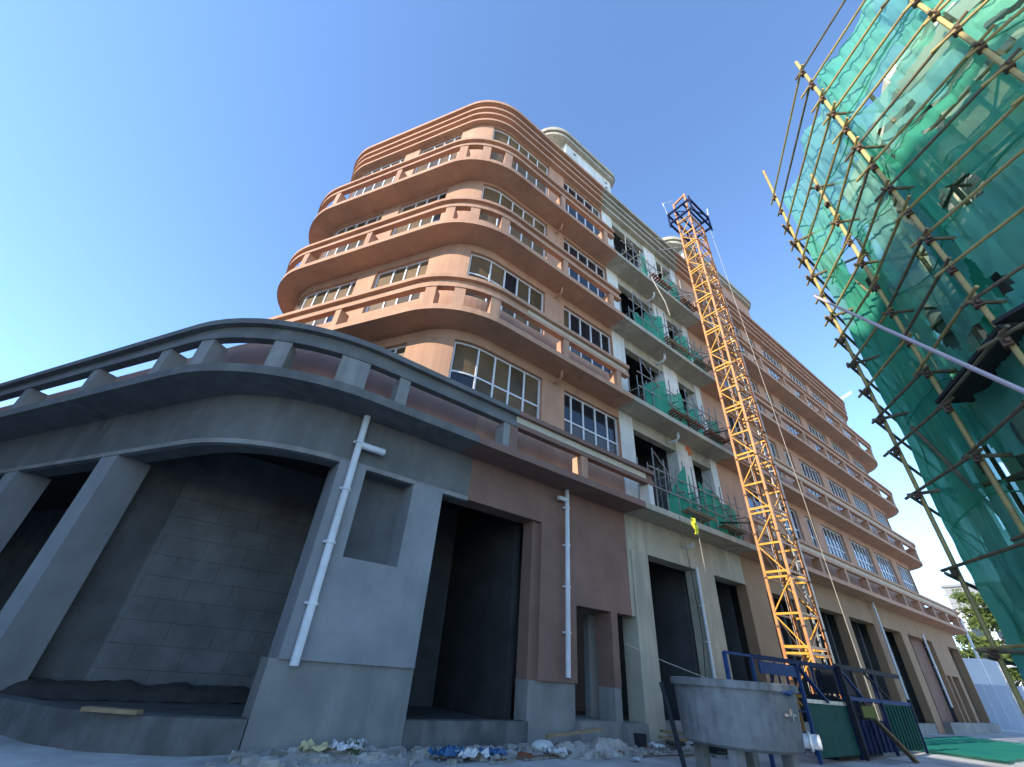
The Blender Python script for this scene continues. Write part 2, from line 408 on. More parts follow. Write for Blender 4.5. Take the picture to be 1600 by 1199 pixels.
levels = [(5.85, 9.9), (9.9, 14.0), (14.0, 18.1), (18.1, 22.86)]
uA = TW.near(4.37, 9.385)
for fi, (za, zb) in enumerate(levels):
    z0 = za+.2; sill = za+1.55; head = zb-.36 if fi < 3 else 22.0
    if fi == 2: head = 17.97
    if fi == 3: head = 22.80
    tz = (8.45, 12.66, None, None)[fi]
    holesL = [(US(8.6), US(4.93)), (US(4.05), US(1.66))]
    mL = [[US(7.75), US(7.12), US(6.52), US(5.92), US(5.32)], [US(3.28), US(2.72), US(2.15)]]
    HA = (uA, UX(7.64)); mA = [UX(5.12), UX(5.76), UX(6.35), UX(6.95)]
    HB = (UX(8.64), UX(11.5)); mB = [UX(9.08), UX(9.68), UX(10.3), UX(10.93)]
    hs = [(a, b, sill, head) for a, b in holesL] + [(HA[0], HA[1], sill, head), (HB[0], HB[1], sill, head)]
    wall(UBEG, UX(11.52), z0, zb, hs, BROWN)
    for (a, b), mm in zip(holesL, mL): window(a, b, sill, head, mm, tz, GBROWN)
    window(HA[0], HA[1], sill, head, mA, tz, GBROWN)
    window(HB[0], HB[1], sill, head, mB, tz, GDARK, lower=GGREY if fi == 0 else None)
    # grey bay: columns, lintels, low upstand, deep dark rooms
    for a, b in ((11.52, 12.32), (15.15, 16.25), (17.75, 18.25)):
        mb = MB(); TW.rect(mb, UX(a), UX(b), -.5, .004, z0, zb); part('column', mb, WHITEPL)
    for a, b in ((12.32, 15.15), (16.25, 17.75)):
        mb = MB(); TW.rect(mb, UX(a), UX(b), -.3, -.02, zb-.5, zb); part('lintel', mb, PALECONC)
    # right section
    hr = [(20.3, 22.9), (24.0, 26.1), (27.05, 28.02), (29.05, 32.15), (33.2, 36.5), (37.35, 40.55), (41.55, 44.5)]
    hd = [(UX(a), UX(b), sill, head) for a, b in hr]
    wall(UX(18.25), UEND, z0, zb, hd, BROWN)
    for a, b in hr:
        k = 6 if b-a > 2.8 else (4 if b-a > 2 else 2)
        window(UX(a), UX(b), sill, head, [UX(a+(b-a)*i/k) for i in range(1, k)], za+2.62, GDARK, split=False, fw=.05)
    # rooms behind
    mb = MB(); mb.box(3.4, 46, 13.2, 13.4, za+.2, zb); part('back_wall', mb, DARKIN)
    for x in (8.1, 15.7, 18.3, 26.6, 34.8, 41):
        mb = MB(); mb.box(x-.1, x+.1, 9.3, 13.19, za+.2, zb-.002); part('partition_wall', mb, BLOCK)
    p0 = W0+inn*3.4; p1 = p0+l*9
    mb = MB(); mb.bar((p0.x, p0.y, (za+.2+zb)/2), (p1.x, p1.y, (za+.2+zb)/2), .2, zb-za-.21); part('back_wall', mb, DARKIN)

# balcony railings: posts and profiled beam
def rail(path, a, b, z, m_, band=None):
    mb = MB()
    prof = [(.70, z), (.90, z), (.90, z+.14), (.82, z+.145), (.82, z+.36), (.95, z+.365), (.95, z+.50), (.70, z+.50)]
    path.sweep(mb, a, b, prof)
    r_ = part('railing_beam', mb, m_)
    if band:
        mb = MB(); path.rect(mb, a+.1, b-.1, .823, .835, z+.15, z+.36); obj('rail_band', mb, band, r_)
def post(path, u, z0, z1, m_, w=.24):
    mb = MB(); path.rect(mb, u-w/2, u+w/2, .50, .875, z0, z1-.002); part('post', mb, m_)
for za in SLAB:
    zr = za + (.95 if za < 17 else 1.15); hi = za > 17
    rail(TW, UBEG+2, UX(11.2), zr, BROWN, None)
    mb = MB(); bm_ = CREAM if za < 13 else BROWN
    if za < 13:
        TW.rect(mb, UX(6.2), UX(11.1), .823, .835, zr+.15, zr+.36); part('rail_band', mb, CREAM)
    rail(TW, UX(XB1+.1), UEND-3, zr, BROWN, None)
    if za < 13:
        mb = MB(); TW.rect(mb, UX(XB1+.3), UX(44.0), .823, .835, zr+.15, zr+.36); part('rail_band', mb, CREAM)
    ss = (7.25, 4.1, .75) if za < 17 else (7.2, 3.8, .8)
    for sv in ss: post(TW, US(sv), za+.2, zr, BROWN)
    for sv in (10.3, 12.5): post(TW, US(sv)+.0, za+.2, zr, BROWN)
    for x in ((5.05, 7.92, 10.62) if za < 17 else (4.9, 7.8, 10.6)): post(TW, UX(x), za+.2, zr, BROWN)
    uc = TW.cu[2]; post(TW, uc, za+.2, zr, BROWN)
    for i in range(9): post(TW, UX(19.2+3.15*i), za+.2, zr, BROWN)
    for k in (1.2, 3.4, 6.0): post(TW, UX(44.3)+k, za+.2, zr, BROWN)
# podium: concrete railing on the left, brown on the right
for a, b, m_, bd in ((.3, PX(6.05), SHADECONC, None), (PX(6.05), PX(11.95), DBROWN, (PX(6.05), PX(11.6))), (PX(XB1+.2), PO.len-4, BROWN, (PX(19), PX(48)))):
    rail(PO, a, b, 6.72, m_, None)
    if bd:
        mb = MB(); PO.rect(mb, bd[0], bd[1], .823, .838, 6.87, 7.08); part('rail_band', mb, CREAM)
uc = PO.cu[1]
for sv in (24, 21, 18, 15, 12, 8.95, 5.85, 3.2): post(PO, PS(sv), 6.05, 6.72, CONC, .3)
for x in (1.6, 2.75): post(PO, PX(x), 6.05, 6.72, CONC, .26)
for u in (uc-1.3, uc+.05, uc+1.35): post(PO, u, 6.05, 6.72, CONC, .28)
post(PO, PX(5.72), 6.05, 6.72, CONC, .2); post(PO, PX(5.95), 6.05, 6.72, DBROWN, .26)
post(PO, PX(8.62), 6.05, 6.72, BROWN, .26)
post(PO, PX(11.75), 6.05, 6.72, WHITEPL, .24)
for i in range(11): post(PO, PX(18.9+2.9*i), 6.05, 6.72, BROWN, .26)
for k in (.9, 2.6): post(PO, PX(48.6)+k, 6.05, 6.72, BROWN, .24)
mb = MB(); PO.rect(mb, .2, PX(5.3), -.25, 0, 6.05, 7.35); part('parapet', mb, RBROWN)
mb = MB(); PO.rect(mb, PX(46.5), PO.len-.2, -.25, 0, 6.05, 7.2); part('parapet', mb, BROWN)

# ground floor
for a, b, m_ in ((.05, PX(5.32), SHADECONC), (PX(5.32), PX(XB0), DBROWN), (PX(XB0), PX(18.55), PALECONC), (PX(18.55), PO.len-.05, OCHRE)):
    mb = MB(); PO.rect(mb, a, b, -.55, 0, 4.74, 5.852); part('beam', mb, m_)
mb = MB(); PO.rect(mb, .1, PX(5.30), -.1, .035, 4.70, 4.80); part('beam_lip', mb, CONC)
def col(a, b, m_, z0=0., z1=4.74, d0=-.7, d1=0, name='column'):
    mb = MB(); PO.rect(mb, a, b, d0, d1, z0, z1); return part(name, mb, m_)
for s0, s1 in ((5.2, 4.58), (9.4, 8.8), (13.6, 13), (17.8, 17.2), (22, 21.4)): col(PS(s0), PS(s1), CEMENT, d1=.012)
# pier with grey cladding and a blind window recess
col(PX(1.95), PX(4.60), CONC, -.1, 1.2, -.9, .0, 'pier_base')
col(PX(2.08), PX(2.66), CEMENT, 1.2, 4.74, -.85, .06, 'cladding_panel')
col(PX(3.81), PX(4.58), CEMENT, 1.2, 4.74, -.85, .06, 'cladding_panel')
col(PX(2.66), PX(3.81), CEMENT, 1.2, 2.9, -.85, .06, 'cladding_panel')
col(PX(2.66), PX(3.81), BLOCK, 2.9, 4.74, -.85, -.55, 'recess_back')
# kerb walls under the openings
mb = MB(); PO.rect(mb, PS(24), PX(1.93), -.3, .03, -.1, .40); part('low_kerb_wall', mb, KERB)
mb = MB(); PO.rect(mb, PX(4.62), PX(7.55), -.3, -.02, -.1, .40); part('low_kerb_wall', mb, KERB)
for a, b in ((12.32, 15.15), (16.25, 18.55), (20.2, 28), (28.65, 32.1), (32.9, 36.3), (37.5, 39.8)):
    mb = MB(); PO.rect(mb, PX(a), PX(b), -.3, -.02, -.1, .42); part('low_kerb_wall', mb, CONC)
# brown section with door
col(PX(7.53), PX(9.03), CONC, 0, 1.14, -.5, -.06, 'pier_base')
col(PX(7.53), PX(7.76), DBROWN, 1.14, 4.74, -.5, -.10, 'cladding_panel')
col(PX(7.76), PX(9.04), DBROWN, 1.14, 4.74, -.5, .02, 'cladding_panel')
col(PX(9.04), PX(11.32), DBROWN, 2.84, 4.738, -.4, .02, 'cladding_panel')
col(PX(11.32), PX(11.53), PALECONC, 2.84, 4.738, -.4, .015, 'cladding_panel')
col(PX(10.40), PX(10.66), DBROWN, 1.1, 2.84, -.55, .02, 'door_mullion')
col(PX(10.40), PX(10.66), CONC, .0, 1.1, -.55, .0, 'door_mullion')
col(PX(10.66), PX(11.53), CEMENT, .3, 2.84, -1.3, -1.1, 'recess_back')
mb = MB(); mb.box(9.04, 10.4, 8.9, 10.6, 0, .42); part('doorstep', mb, CONC)
for i in range(4):
    mb = MB(); mb.box(9.06, 10.35, 10.6+.3*i, 10.9+.3*i, .3, .60+.17*i); part('stair_step', mb, CONC)
mb = MB(); mb.box(10.66, 11.5, 8.88, 10.1, 0, .38); part('doorstep', mb, CONC)
col(PX(11.5), PX(12.32), PALECONC, 0, 4.74, -.5, .05)
col(PX(15.15), PX(16.25), PALECONC, 0, 4.74, -.45, .03)
# right half of the ground floor
for a, b in ((18.55, 20.2), (23.0, 23.7), (27.95, 28.65), (32.1, 32.9), (36.3, 37.5)):
    col(PX(a), PX(b), OCHRE, 0, 4.74, -.4, .01)
col(PX(39.8), PX(42.3), DBROWN, 0, 4.74, -.8, -.5, 'recess_back')
col(PX(42.3), PX(45.9), OCHRE, 2.9, 4.74, -.3, .0, 'cladding_panel')
for a, b in ((42.3, 42.5), (43.4, 43.7), (45.2, 45.9)): col(PX(a), PX(b), OCHRE, 0, 2.9, -.3, .0, 'door_mullion')
col(PX(48.7), PX(50.2), OCHRE, 0, 4.74, -.4, 0)
mb = MB(); PO.rect(mb, PX(37.6), PX(50), -.02, .35, -.1, .5); part('plinth', mb, CONC)
# rooms behind the openings
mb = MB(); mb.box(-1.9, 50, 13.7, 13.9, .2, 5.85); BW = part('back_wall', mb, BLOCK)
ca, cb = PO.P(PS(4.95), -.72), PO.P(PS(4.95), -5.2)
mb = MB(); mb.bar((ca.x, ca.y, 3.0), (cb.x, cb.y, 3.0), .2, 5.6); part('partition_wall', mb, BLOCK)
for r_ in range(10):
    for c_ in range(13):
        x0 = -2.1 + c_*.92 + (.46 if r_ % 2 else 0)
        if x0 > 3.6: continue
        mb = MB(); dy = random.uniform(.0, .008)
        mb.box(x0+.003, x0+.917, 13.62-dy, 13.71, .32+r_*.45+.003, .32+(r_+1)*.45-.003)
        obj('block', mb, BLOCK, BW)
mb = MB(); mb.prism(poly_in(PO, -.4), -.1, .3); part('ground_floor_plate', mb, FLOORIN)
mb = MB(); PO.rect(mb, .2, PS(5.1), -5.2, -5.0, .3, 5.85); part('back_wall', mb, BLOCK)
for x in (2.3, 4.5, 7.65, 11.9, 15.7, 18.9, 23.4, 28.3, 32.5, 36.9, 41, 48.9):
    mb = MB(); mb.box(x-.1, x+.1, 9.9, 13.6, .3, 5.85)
    if x not in (2.3, 11.9): part('partition_wall', mb, DARKIN if x < 10 else SHADEWALL)
mb = MB(); mb.box(9.0, 12.3, 12.4, 12.6, .3, 5.85); part('partition_wall', mb, SHADEWALL)
mb = MB(); mb.box(4.6, 7.5, 13.2, 13.4, .3, 5.85); part('back_wall', mb, SHADEWALL)
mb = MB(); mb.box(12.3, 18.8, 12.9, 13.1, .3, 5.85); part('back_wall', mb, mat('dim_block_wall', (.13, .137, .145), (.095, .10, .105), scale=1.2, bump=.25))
ca, cb = PO.P(PS(23.5), -.1), PO.P(PS(23.5), -5.1)
mb = MB(); mb.bar((ca.x, ca.y, 3.0), (cb.x, cb.y, 3.0), .2, 5.6); part('partition_wall', mb, BLOCK)
# drain pipes
def drain(x, y, z0, z1, r=.07, stub=None):
    mb = MB(); mb.tube((x, y, z0), (x, y, z1), r, 12); o = part('drainpipe', mb, WPIPE)
    z = z0+.9
    while z < z1-.3:
        b = MB(); b.tube((x, y, z), (x, y, z+.05), r+.018, 12); b.box(x-r-.04, x+r+.04, y+.03, y+.09, z+.005, z+.045); obj('bracket', b, WPIPE, o); z += 1.05
    if stub:
        b = MB(); dx, zz, L = stub
        b.tube((x, y, zz), (x+dx*L, y-.04, zz-.02), r, 12); obj('elbow', b, WPIPE, o)
drain(2.33, 8.845, 1.12, 5.85, .075, (1, 5.15, .58))
drain(8.62, 8.87, 1.24, 5.85, .065, (-1, 5.55, .36))
drain(14.85, 8.80, .5, 4.74, .05)
drain(32.45, 8.8, 1.4, 5.85, .06, (-1, 5.6, .3))
drain(39.9, 8.8, 1.2, 4.9, .06)
for zs, m_ in ((9.9, BROWN), (14.0, BROWN), (18.1, BROWN)):
    mb = MB(); mb.tubep([(8.15, 8.98, zs-.32), (8.15, 8.7, zs-.32), (8.15, 8.62, zs-.26), (8.15, 8.6, zs-.002)], .05, 8); part('drain_elbow', mb, m_)
    mb = MB(); mb.tubep([(14.6, 8.98, zs-.34), (14.6, 8.6, zs-.34), (14.6, 8.5, zs-.24), (14.6, 8.5, zs-.002)], .06, 8); part('drain_elbow', mb, WPIPE)
mb = MB(); mb.tubep([(14.6, 8.98, 5.4), (14.6, 8.7, 5.4), (14.6, 8.6, 5.5)], .06, 8); part('drain_elbow', mb, WPIPE)
# switch box with cable on the back wall of the second grey bay
mb = MB(); mb.box(14.6, 14.95, 12.82, 12.9, 1.9, 2.15); part('switch_box', mb, DSTEEL)

# roof rooms with rounded slabs
def roof_room(x0, x1, y0, y1, zt, mw, ms):
    mb = MB(); mb.box(x0, x1, y0, y1, 23.6, zt); w = part('roof_room', mb, mw)
    pp = Path([(x0-1.45, y1), (x0-1.45, y0-.25), (x1+.35, y0-.25), (x1+.35, y1)], [1.45, .45])
    for dz0, dz1, off, nm in ((.001, .22, 0, 'roof_slab'), (.22, .32, -.12, 'roof_slab'), (.32, .62, .10, 'roof_slab_lip')):
        mb = MB(); mb.prism([tuple(pp.P(u, off)) for u in pp.us(.01, pp.len-.01)], zt+dz0, zt+dz1); obj(nm, mb, ms, w)
    return w
w = roof_room(9.11, 13.02, 9.3, 15.5, 27.55, WHITEPL, PALECONC)
for x, z in ((9.75, 27.0), (9.75, 26.2), (12.5, 27.0), (12.5, 26.5)):
    mb = MB(); mb.box(x, x+.16, 9.28, 9.301, z, z+.14); obj('vent_hole', mb, DARKIN, w)
roof_room(20.85, 30.0, 9.3, 15.5, 27.56, BROWN, PALECONC)
mb = MB(); mb.box(20.83, 20.849, 9.305, 15.4, 23.7, 27.55); part('white_side_wall', mb, WHITEPL)

# ------------------------------------------------------------------ grey bay: frames, nets, walkways
POLEX = [12.25, 12.85, 13.5, 14.1, 14.7, 15.3, 15.9, 16.5, 17.1, 17.7]
fl = ['lowest', 'second', 'third', 'top']
def steel_frame(za, xs_, label):
    t = thing('scaffold_frame', label, 'scaffold', (xs_[0], 8.3, za), 'steel tube frames on the grey balconies')
    for i, x in enumerate(xs_):
        mb = MB(); lean = random.uniform(-.06, .06)
        mb.tube((x, 8.27, za+.2), (x+lean, 8.22, za+2.2+random.uniform(-.3, .35)), .026, 6); obj('upright', mb, STEEL, t)
        mb = MB(); mb.tube((x+.05, 8.95, za+.2), (x+.05, 8.95, za+2.3), .026, 6); obj('upright', mb, STEEL, t)
        mb = MB(); mb.tube((x+.02, 7.95, za+1.15+random.uniform(-.1, .1)), (x+.04, 9.1, za+1.2), .024, 6); obj('transom', mb, STEEL, t)
    for h in (.75, 1.45):
        mb = MB(); mb.tube((xs_[0]-.35, 8.22, za+.2+h), (xs_[-1]+.35, 8.2, za+.2+h+random.uniform(-.12, .12)), .024, 6); obj('rail_tube', mb, STEEL, t)
    mb = MB(); mb.tube((xs_[0], 8.19, za+2.3), (xs_[-1], 8.23, za+.4), .022, 6); obj('diagonal', mb, STEEL, t)
for k, za in enumerate(ALLS):
    steel_frame(za, POLEX[:5], f'grey steel tube frame on the {fl[k]} unfinished balcony, next to the brown wall')
    steel_frame(za, POLEX[5:], f'grey steel tube frame on the {fl[k]} unfinished balcony, beside the orange mast')
def curtain(x, za, w, h, ang, label, slant=0):
    mb = MB(); nx, nz = 8, 8
    for j in range(nz+1):
        for i in range(nx+1):
            fx = i/nx; fz = j/nz; hh = h*(1-slant*fx) if slant > 0 else h*(1+slant*(1-fx))
            px = x + math.cos(ang)*w*fx; py = 8.34 + math.sin(ang)*w*fx + .05*math.sin(fx*9+fz*2+x) + .03*noise.noise((x+fx*3, za, fz*3))
            mb.v.append((px, py, za+.22+hh*fz))
    mb.f = [(j*(nx+1)+i, j*(nx+1)+i+1, (j+1)*(nx+1)+i+1, (j+1)*(nx+1)+i) for j in range(nz) for i in range(nx)]
    o = obj('net_curtain', mb, NET2, closed=False, smooth=True); tag(o, label, 'net', 'green nets on the grey balconies')
cur = [
 (0, 13.0, 1.0, 1.9, -.1, -.7, 'torn triangular green net hanging by the first opening of the lowest unfinished balcony'),
 (0, 14.5, .55, 1.75, .3, .5, 'narrow green net beside the pillar on the lowest unfinished balcony'),
 (0, 15.1, 1.25, 1.6, -.05, .15, 'broad green net in the middle of the lowest unfinished balcony'),
 (0, 16.45, 1.3, 1.25, .05, 0, 'green net along the mast end of the lowest unfinished balcony'),
 (1, 12.5, .95, 1.5, -.2, -.3, 'green net in the first opening of the second unfinished balcony'),
 (1, 13.9, .8, 1.45, -.2, -.25, 'pale green net before the white pillar on the second unfinished balcony'),
 (1, 15.3, .8, 1.3, -.1, -.2, 'green net right of the white pillar on the second unfinished balcony'),
 (1, 16.9, .8, 1.3, -.1, -.2, 'green net at the mast end of the second unfinished balcony'),
 (2, 12.35, .75, .9, 0, .1, 'low green net beside the brown wall on the third unfinished balcony'),
 (2, 13.2, .9, 1.45, -.2, -.1, 'tall green net in the first opening of the third unfinished balcony'),
 (2, 15.5, .75, 1.45, -.25, -.2, 'green net right of the white pillar on the third unfinished balcony'),
 (2, 16.8, .9, 1.2, -.1, .2, 'green net at the mast end of the third unfinished balcony'),
 (3, 13.6, .35, 1.7, 0, 0, 'narrow green net on the top unfinished balcony near the brown wall'),
 (3, 14.9, .6, 1.4, -.1, -.5, 'small slanting green net on the top unfinished balcony'),
 (3, 15.9, .8, 1.5, -.1, 0, 'wide green net on the top unfinished balcony beside the mast'),
 (3, 17.2, .6, 1.1, 0, .2, 'short green net behind the mast on the top unfinished balcony'),
]
for k, x, w_, h, a, sl_, lb in cur: curtain(x, ALLS[k], w_*1.15, h*1.12, a, lb, sl_)
def walkway(x0, x1, za, m_, label, dz=0):
    t = thing('plank_walkway', label, 'walkway', (x0, 7.9, za), 'plank walkways on the grey balcony edges')
    k = int((x1-x0)/.16)
    for i in range(k):
        x = x0+(x1-x0)*i/k
        mb = MB(); mb.bar((x, 7.92, za+.52+dz), (x+.02, 8.55, za+.42+dz+random.uniform(-.01, .01)), .10, .025); obj('slat', mb, m_, t)
    for y, z in ((8.0, .48), (8.45, .40)):
        mb = MB(); mb.bar((x0-.1, y, za+z+dz), (x1+.1, y, za+z+dz), .05, .04); obj('bearer', mb, m_, t)
for k, (a, b, m_, lb) in enumerate([(13.6, 15.3, WOOD, 'tan slatted walkway jutting from the lowest unfinished balcony'), (13.7, 15.9, REDWOOD, 'red brown slatted walkway jutting from the second unfinished balcony'),
        (14.2, 16.2, WOOD, 'tan slatted walkway jutting from the third unfinished balcony'), (14.0, 15.6, REDWOOD, 'red brown slatted walkway jutting from the top unfinished balcony')]):
    walkway(a, b, ALLS[k], m_, lb)
for k, (a, b, lb) in enumerate([(16.0, 17.6, 'weathered slats at the mast end of the lowest unfinished balcony'), (16.2, 17.9, 'weathered slats at the mast end of the second unfinished balcony'),
        (16.7, 18.0, 'weathered slats at the mast end of the third unfinished balcony'), (16.6, 18.0, 'weathered slats at the mast end of the top unfinished balcony')]):
    walkway(a, b, ALLS[k], REDWOOD if k % 2 else DPOLE, lb)
def cloth(name, x, y, z, w, h, m_, label, cat):
    mb = MB()
    for j in range(6):
        for i in range(5):
            f = j/5; mb.v.append((x+(i/4-.5)*w*(1-.55*f)+.03*math.sin(j*2), y+.05*math.sin(i*2+j), z-h*f+.02*math.sin(i*3)))
    mb.f = [(j*5+i, j*5+i+1, (j+1)*5+i+1, (j+1)*5+i) for j in range(5) for i in range(4)]
    tag(obj(name, mb, m_, closed=False, smooth=True), label, cat)
cloth('cloth_flag', 13.6, 7.86, 6.0, .34, .55, YFLAG, 'bright yellow cloth hanging from the lowest unfinished balcony edge', 'cloth')
cloth('cloth_rag', 15.4, 8.6, 9.55, .35, .4, OCLOTH, 'orange rag hanging above the lowest unfinished balcony', 'cloth')
def line(name, pts, r, m_, label, cat):
    mb = MB(); mb.tubep(pts, r, 5); tag(obj(name, mb, m_), label, cat)
line('cable', [(12.9, 7.95, 5.9), (13.0, 7.9, 4.2), (13.4, 8.1, 2.5), (13.6, 8.5, .1)], .012, CABLE, 'thin black cable hanging from the lowest unfinished balcony', 'cable')
line('rope', [(13.7, 7.85, 5.95), (13.85, 7.9, 4.0), (14.0, 8.3, .1)], .009, ROPE, 'thin pale rope hanging below the yellow cloth', 'rope')
line('hose', [(13.6, 7.9, 18.05), (13.7, 7.8, 17.4), (14.2, 7.75, 16.6), (14.5, 7.8, 15.9)], .025, ROPE, 'pale hose dangling under the top unfinished balcony', 'hose')
line('rope', [(10.7, 8.8, 2.1), (11.6, 8.2, 1.75), (12.2, 7.6, 1.5), (12.5, 7.2, 1.35)], .010, ROPE, 'pale string tied across the recess beside the door', 'rope')

# ------------------------------------------------------------------ orange hoist mast
MX0, MX1, MY0, MY1, MT = 16.97, 18.37, 6.65, 7.45, 25.0
MAST = thing('hoist_mast', 'tall orange lattice hoist mast with blue head frame standing against the building', 'hoist mast', (17.67, 7.05, 0))
for x in (MX0, MX1):
    for y in (MY0, MY1):
        mb = MB(); mb.bar((x, y, 0), (x, y, MT), .085, .085); obj('leg', mb, ORANGE, MAST)
zz = [.1+1.125*i for i in range(23)]
sides = [((MX0, MY1), (MX0, MY0)), ((MX0, MY0), (MX1, MY0)), ((MX1, MY0), (MX1, MY1)), ((MX1, MY1), (MX0, MY1))]
for i, z in enumerate(zz):
    dbl = i % 2 == 0
    for k, (a, b) in enumerate(sides):
        mb = MB(); mb.bar((*a, z), (*b, z), .045, .065)
        if dbl: mb.bar((*a, z+.18), (*b, z+.18), .045, .075)
        obj('crossbar', mb, YELLOW if k in (0, 2) else ORANGE, MAST)
        if i < len(zz)-1:
            p, q = (a, b) if (i+k) % 2 else (b, a)
            mb = MB(); mb.bar((*p, z+.05), (*q, z+1.08), .036, .036); obj('brace', mb, ORANGE if k % 2 else YELLOW, MAST)
mb = MB()
for i in range(17):
    for x in (MX0, MX1):
        for y in (MY0, MY1):
            z = .1+1.5*i; mb.box(x-.062, x+.062, y-.062, y+.062, z-.03, z+.03)
obj('joint_plates', mb, RUST, MAST, kind='stuff')
# guide rail with rack on the right face
mb = MB()
for y in (6.75, 7.0): mb.bar((18.75, y, .5), (18.75, y, 22), .07, .07)
for i in range(36): mb.bar((18.75, 6.72, .6+.6*i), (18.75, 7.03, .6+.6*i), .045, .045)
obj('guide_rail', mb, STEEL, MAST)
for i in range(10):
    mb = MB(); z = 1.5+2.2*i; mb.bar((18.37, 6.85, z), (18.8, 6.85, z), .07, .07); mb.bar((18.37, 7.2, z+.5), (18.8, 6.95, z), .05, .05); obj('bracket', mb, RUST if i % 3 else ORANGE, MAST)
# blue head frame
mb = MB(); z = 25.2; ex = .35
cs = [(MX0-ex, MY0-ex), (MX1+ex, MY0-ex), (MX1+ex, MY1+ex), (MX0-ex, MY1+ex)]
for zq in (25.0, 25.9):
    for i in range(4): mb.bar((*cs[i], zq), (*cs[(i+1) % 4], zq), .10, .12)
for c_ in cs: mb.bar((*c_, 24.7), (*c_, 26.2), .08, .08)
for f in (.3, .7): mb.bar((MX0-ex, MY0-ex+f*1.5, 25.9), (MX1+ex, MY0-ex+f*1.5, 25.9), .09, .10)
mb.bar((MX0-ex, MY0, 25), (MX0-ex, MY1, 25.9), .06, .06); mb.bar((MX0, MY0-ex, 25), (MX1, MY0-ex, 25.9), .06, .06)
obj('head_frame', mb, DBLUE, MAST)
mb = MB(); mb.bar((MX0, MY0, 25), (MX0, MY0, 27.2), .09, .09); mb.bar((MX0, MY1, 25), (MX0, MY1, 27.0), .09, .09); mb.bar((MX0, MY0, 27.1), (MX0, MY1, 26.9), .1, .1)
mb.bar((MX0, MY0, 26.9), (MX1, MY0, 26.4), .06, .06)
obj('head_beam', mb, ORANGE, MAST)
mb = MB(); mb.tubep([(MX0-.35, MY1+.35, 25.9), (MX0-.6, MY1+.4, 27.0), (MX0, MY1, 27.4)], .025, 6); mb.tubep([(MX1+.35, MY0-.35, 25.9), (MX1+.5, MY0-.4, 27.0)], .03, 6)
obj('head_rail', mb, WPIPE, MAST)
mb = MB(); mb.tube((17.1, 7.45, 10.6), (16.3, 9.0, 10.35), .04, 6); mb.tube((18.2, 7.45, 10.6), (17.2, 9.0, 10.3), .04, 6); obj('wall_tie', mb, DSTEEL, MAST)
mb = MB(); mb.tube((17.0, 7.45, 6.55), (15.9, 8.6, 6.5), .04, 6); obj('wall_tie', mb, DSTEEL, MAST)
for z in (14.7, 18.9, 22.9):
    mb = MB(); mb.tube((17.3, 7.2, z), (16.1, 8.6, z-.1), .035, 6); mb.tube((18.0, 7.2, z), (15.6, 8.3, z+.3), .03, 6); obj('wall_tie', mb, STEEL, MAST)
for x, y, m_ in ((17.35, 7.0, CABLE), (17.75, 7.05, CABLE), (17.5, 7.2, STEEL)):
    mb = MB(); mb.tube((x, y, 1), (x, y, 25), .012, 5); obj('hoist_rope', mb, m_, MAST)
mb = MB(); mb.tubep([(18.72, 6.4, 25), (19.4, 6.35, 12), (20.1, 6.4, .2)], .010, 5); tag(obj('hoist_rope', mb, ROPE), 'pale wire rope slanting down right of the orange mast', 'rope')
mb = MB(); mb.bar((17.0, 6.3, .0), (18.4, 6.3, .0), .5, .3); mb.box(16.7, 18.7, 6.5, 7.6, 0, .35); obj('mast_base', mb, DSTEEL, MAST)

# ------------------------------------------------------------------ hoist enclosure at the mast foot
EY = 5.75
ENC = thing('hoist_enclosure', 'blue and green steel fence around the foot of the orange mast', 'enclosure', (15.5, EY, 0))
def eb(name, p, q, w, h, m_): mb = MB(); mb.bar(p, q, w, h); return obj(name, mb, m_, ENC)
for x, zt in ((10.25, 1.93), (11.35, 1.93), (13.55, 1.93), (15.95, 2.0), (18.6, 2.0), (21.2, 1.25)):
    eb('fence_post', (x, EY, 0), (x, EY, zt), .07, .07, BLUE if x < 14 else DBLUE)
eb('top_rail', (10.25, EY, 1.93), (11.35, EY, 1.93), .05, .05, BLUE)
eb('top_rail', (11.35, EY, 1.93), (15.95, EY, 1.96), .06, .09, DBLUE)
eb('top_rail', (15.95, EY, 2.0), (21.0, EY, 1.98), .09, .12, DSTEEL)
eb('mid_rail', (15.95, EY, 1.28), (21.2, EY, 1.24), .06, .09, BLUE)
eb('mid_rail', (13.55, EY, 1.16), (15.95, EY, 1.14), .06, .08, STEEL)
mb = MB(); mb.box(11.65, 13.4, EY-.02, EY+.02, 1.62, 1.86); obj('blue_header', mb, BLUE, ENC)
for x in (12.1, 12.5, 12.9): eb('fence_bar', (x, EY+.02, .2), (x+.05, EY+.02, 1.62), .03, .03, DBLUE)
eb('brace', (13.6, EY-.02, 1.85), (14.75, EY-.02, 1.15), .10, .05, BLUE)
eb('brace', (16.3, EY, 1.9), (17.4, EY, 1.25), .07, .05, BLUE)
eb('brace', (18.0, EY, 1.92), (19.6, EY, 1.28), .05, .04, DSTEEL)
mb = MB(); mb.box(13.6, 15.9, EY-.015, EY+.015, .1, 1.11); obj('green_panel', mb, GSHEET, ENC)
mb = MB(); mb.box(18.75, 21.1, EY-.015, EY+.015, .1, 1.19); 
for i in range(8): mb.bar((18.9+.28*i, EY-.03, .12), (18.9+.28*i, EY-.03, 1.18), .04, .03)
obj('green_panel', mb, GSHEET, ENC)
mb = MB(); mb.box(16.05, 18.5, EY-.012, EY+.012, .1, .80); 
for i in range(7): mb.bar((16.2+.36*i, EY-.03, .1), (16.2+.36*i, EY-.03, .8), .05, .03)
obj('blue_panel', mb, DBLUE, ENC)
mb = MB(); mb.box(16.9, 17.9, EY-.03, EY-.014, .86, 1.12); obj('notice_panel', mb, mat('olive_panel', (.12, .15, .03), rough=.8, bump=.02, spec=.1), ENC)
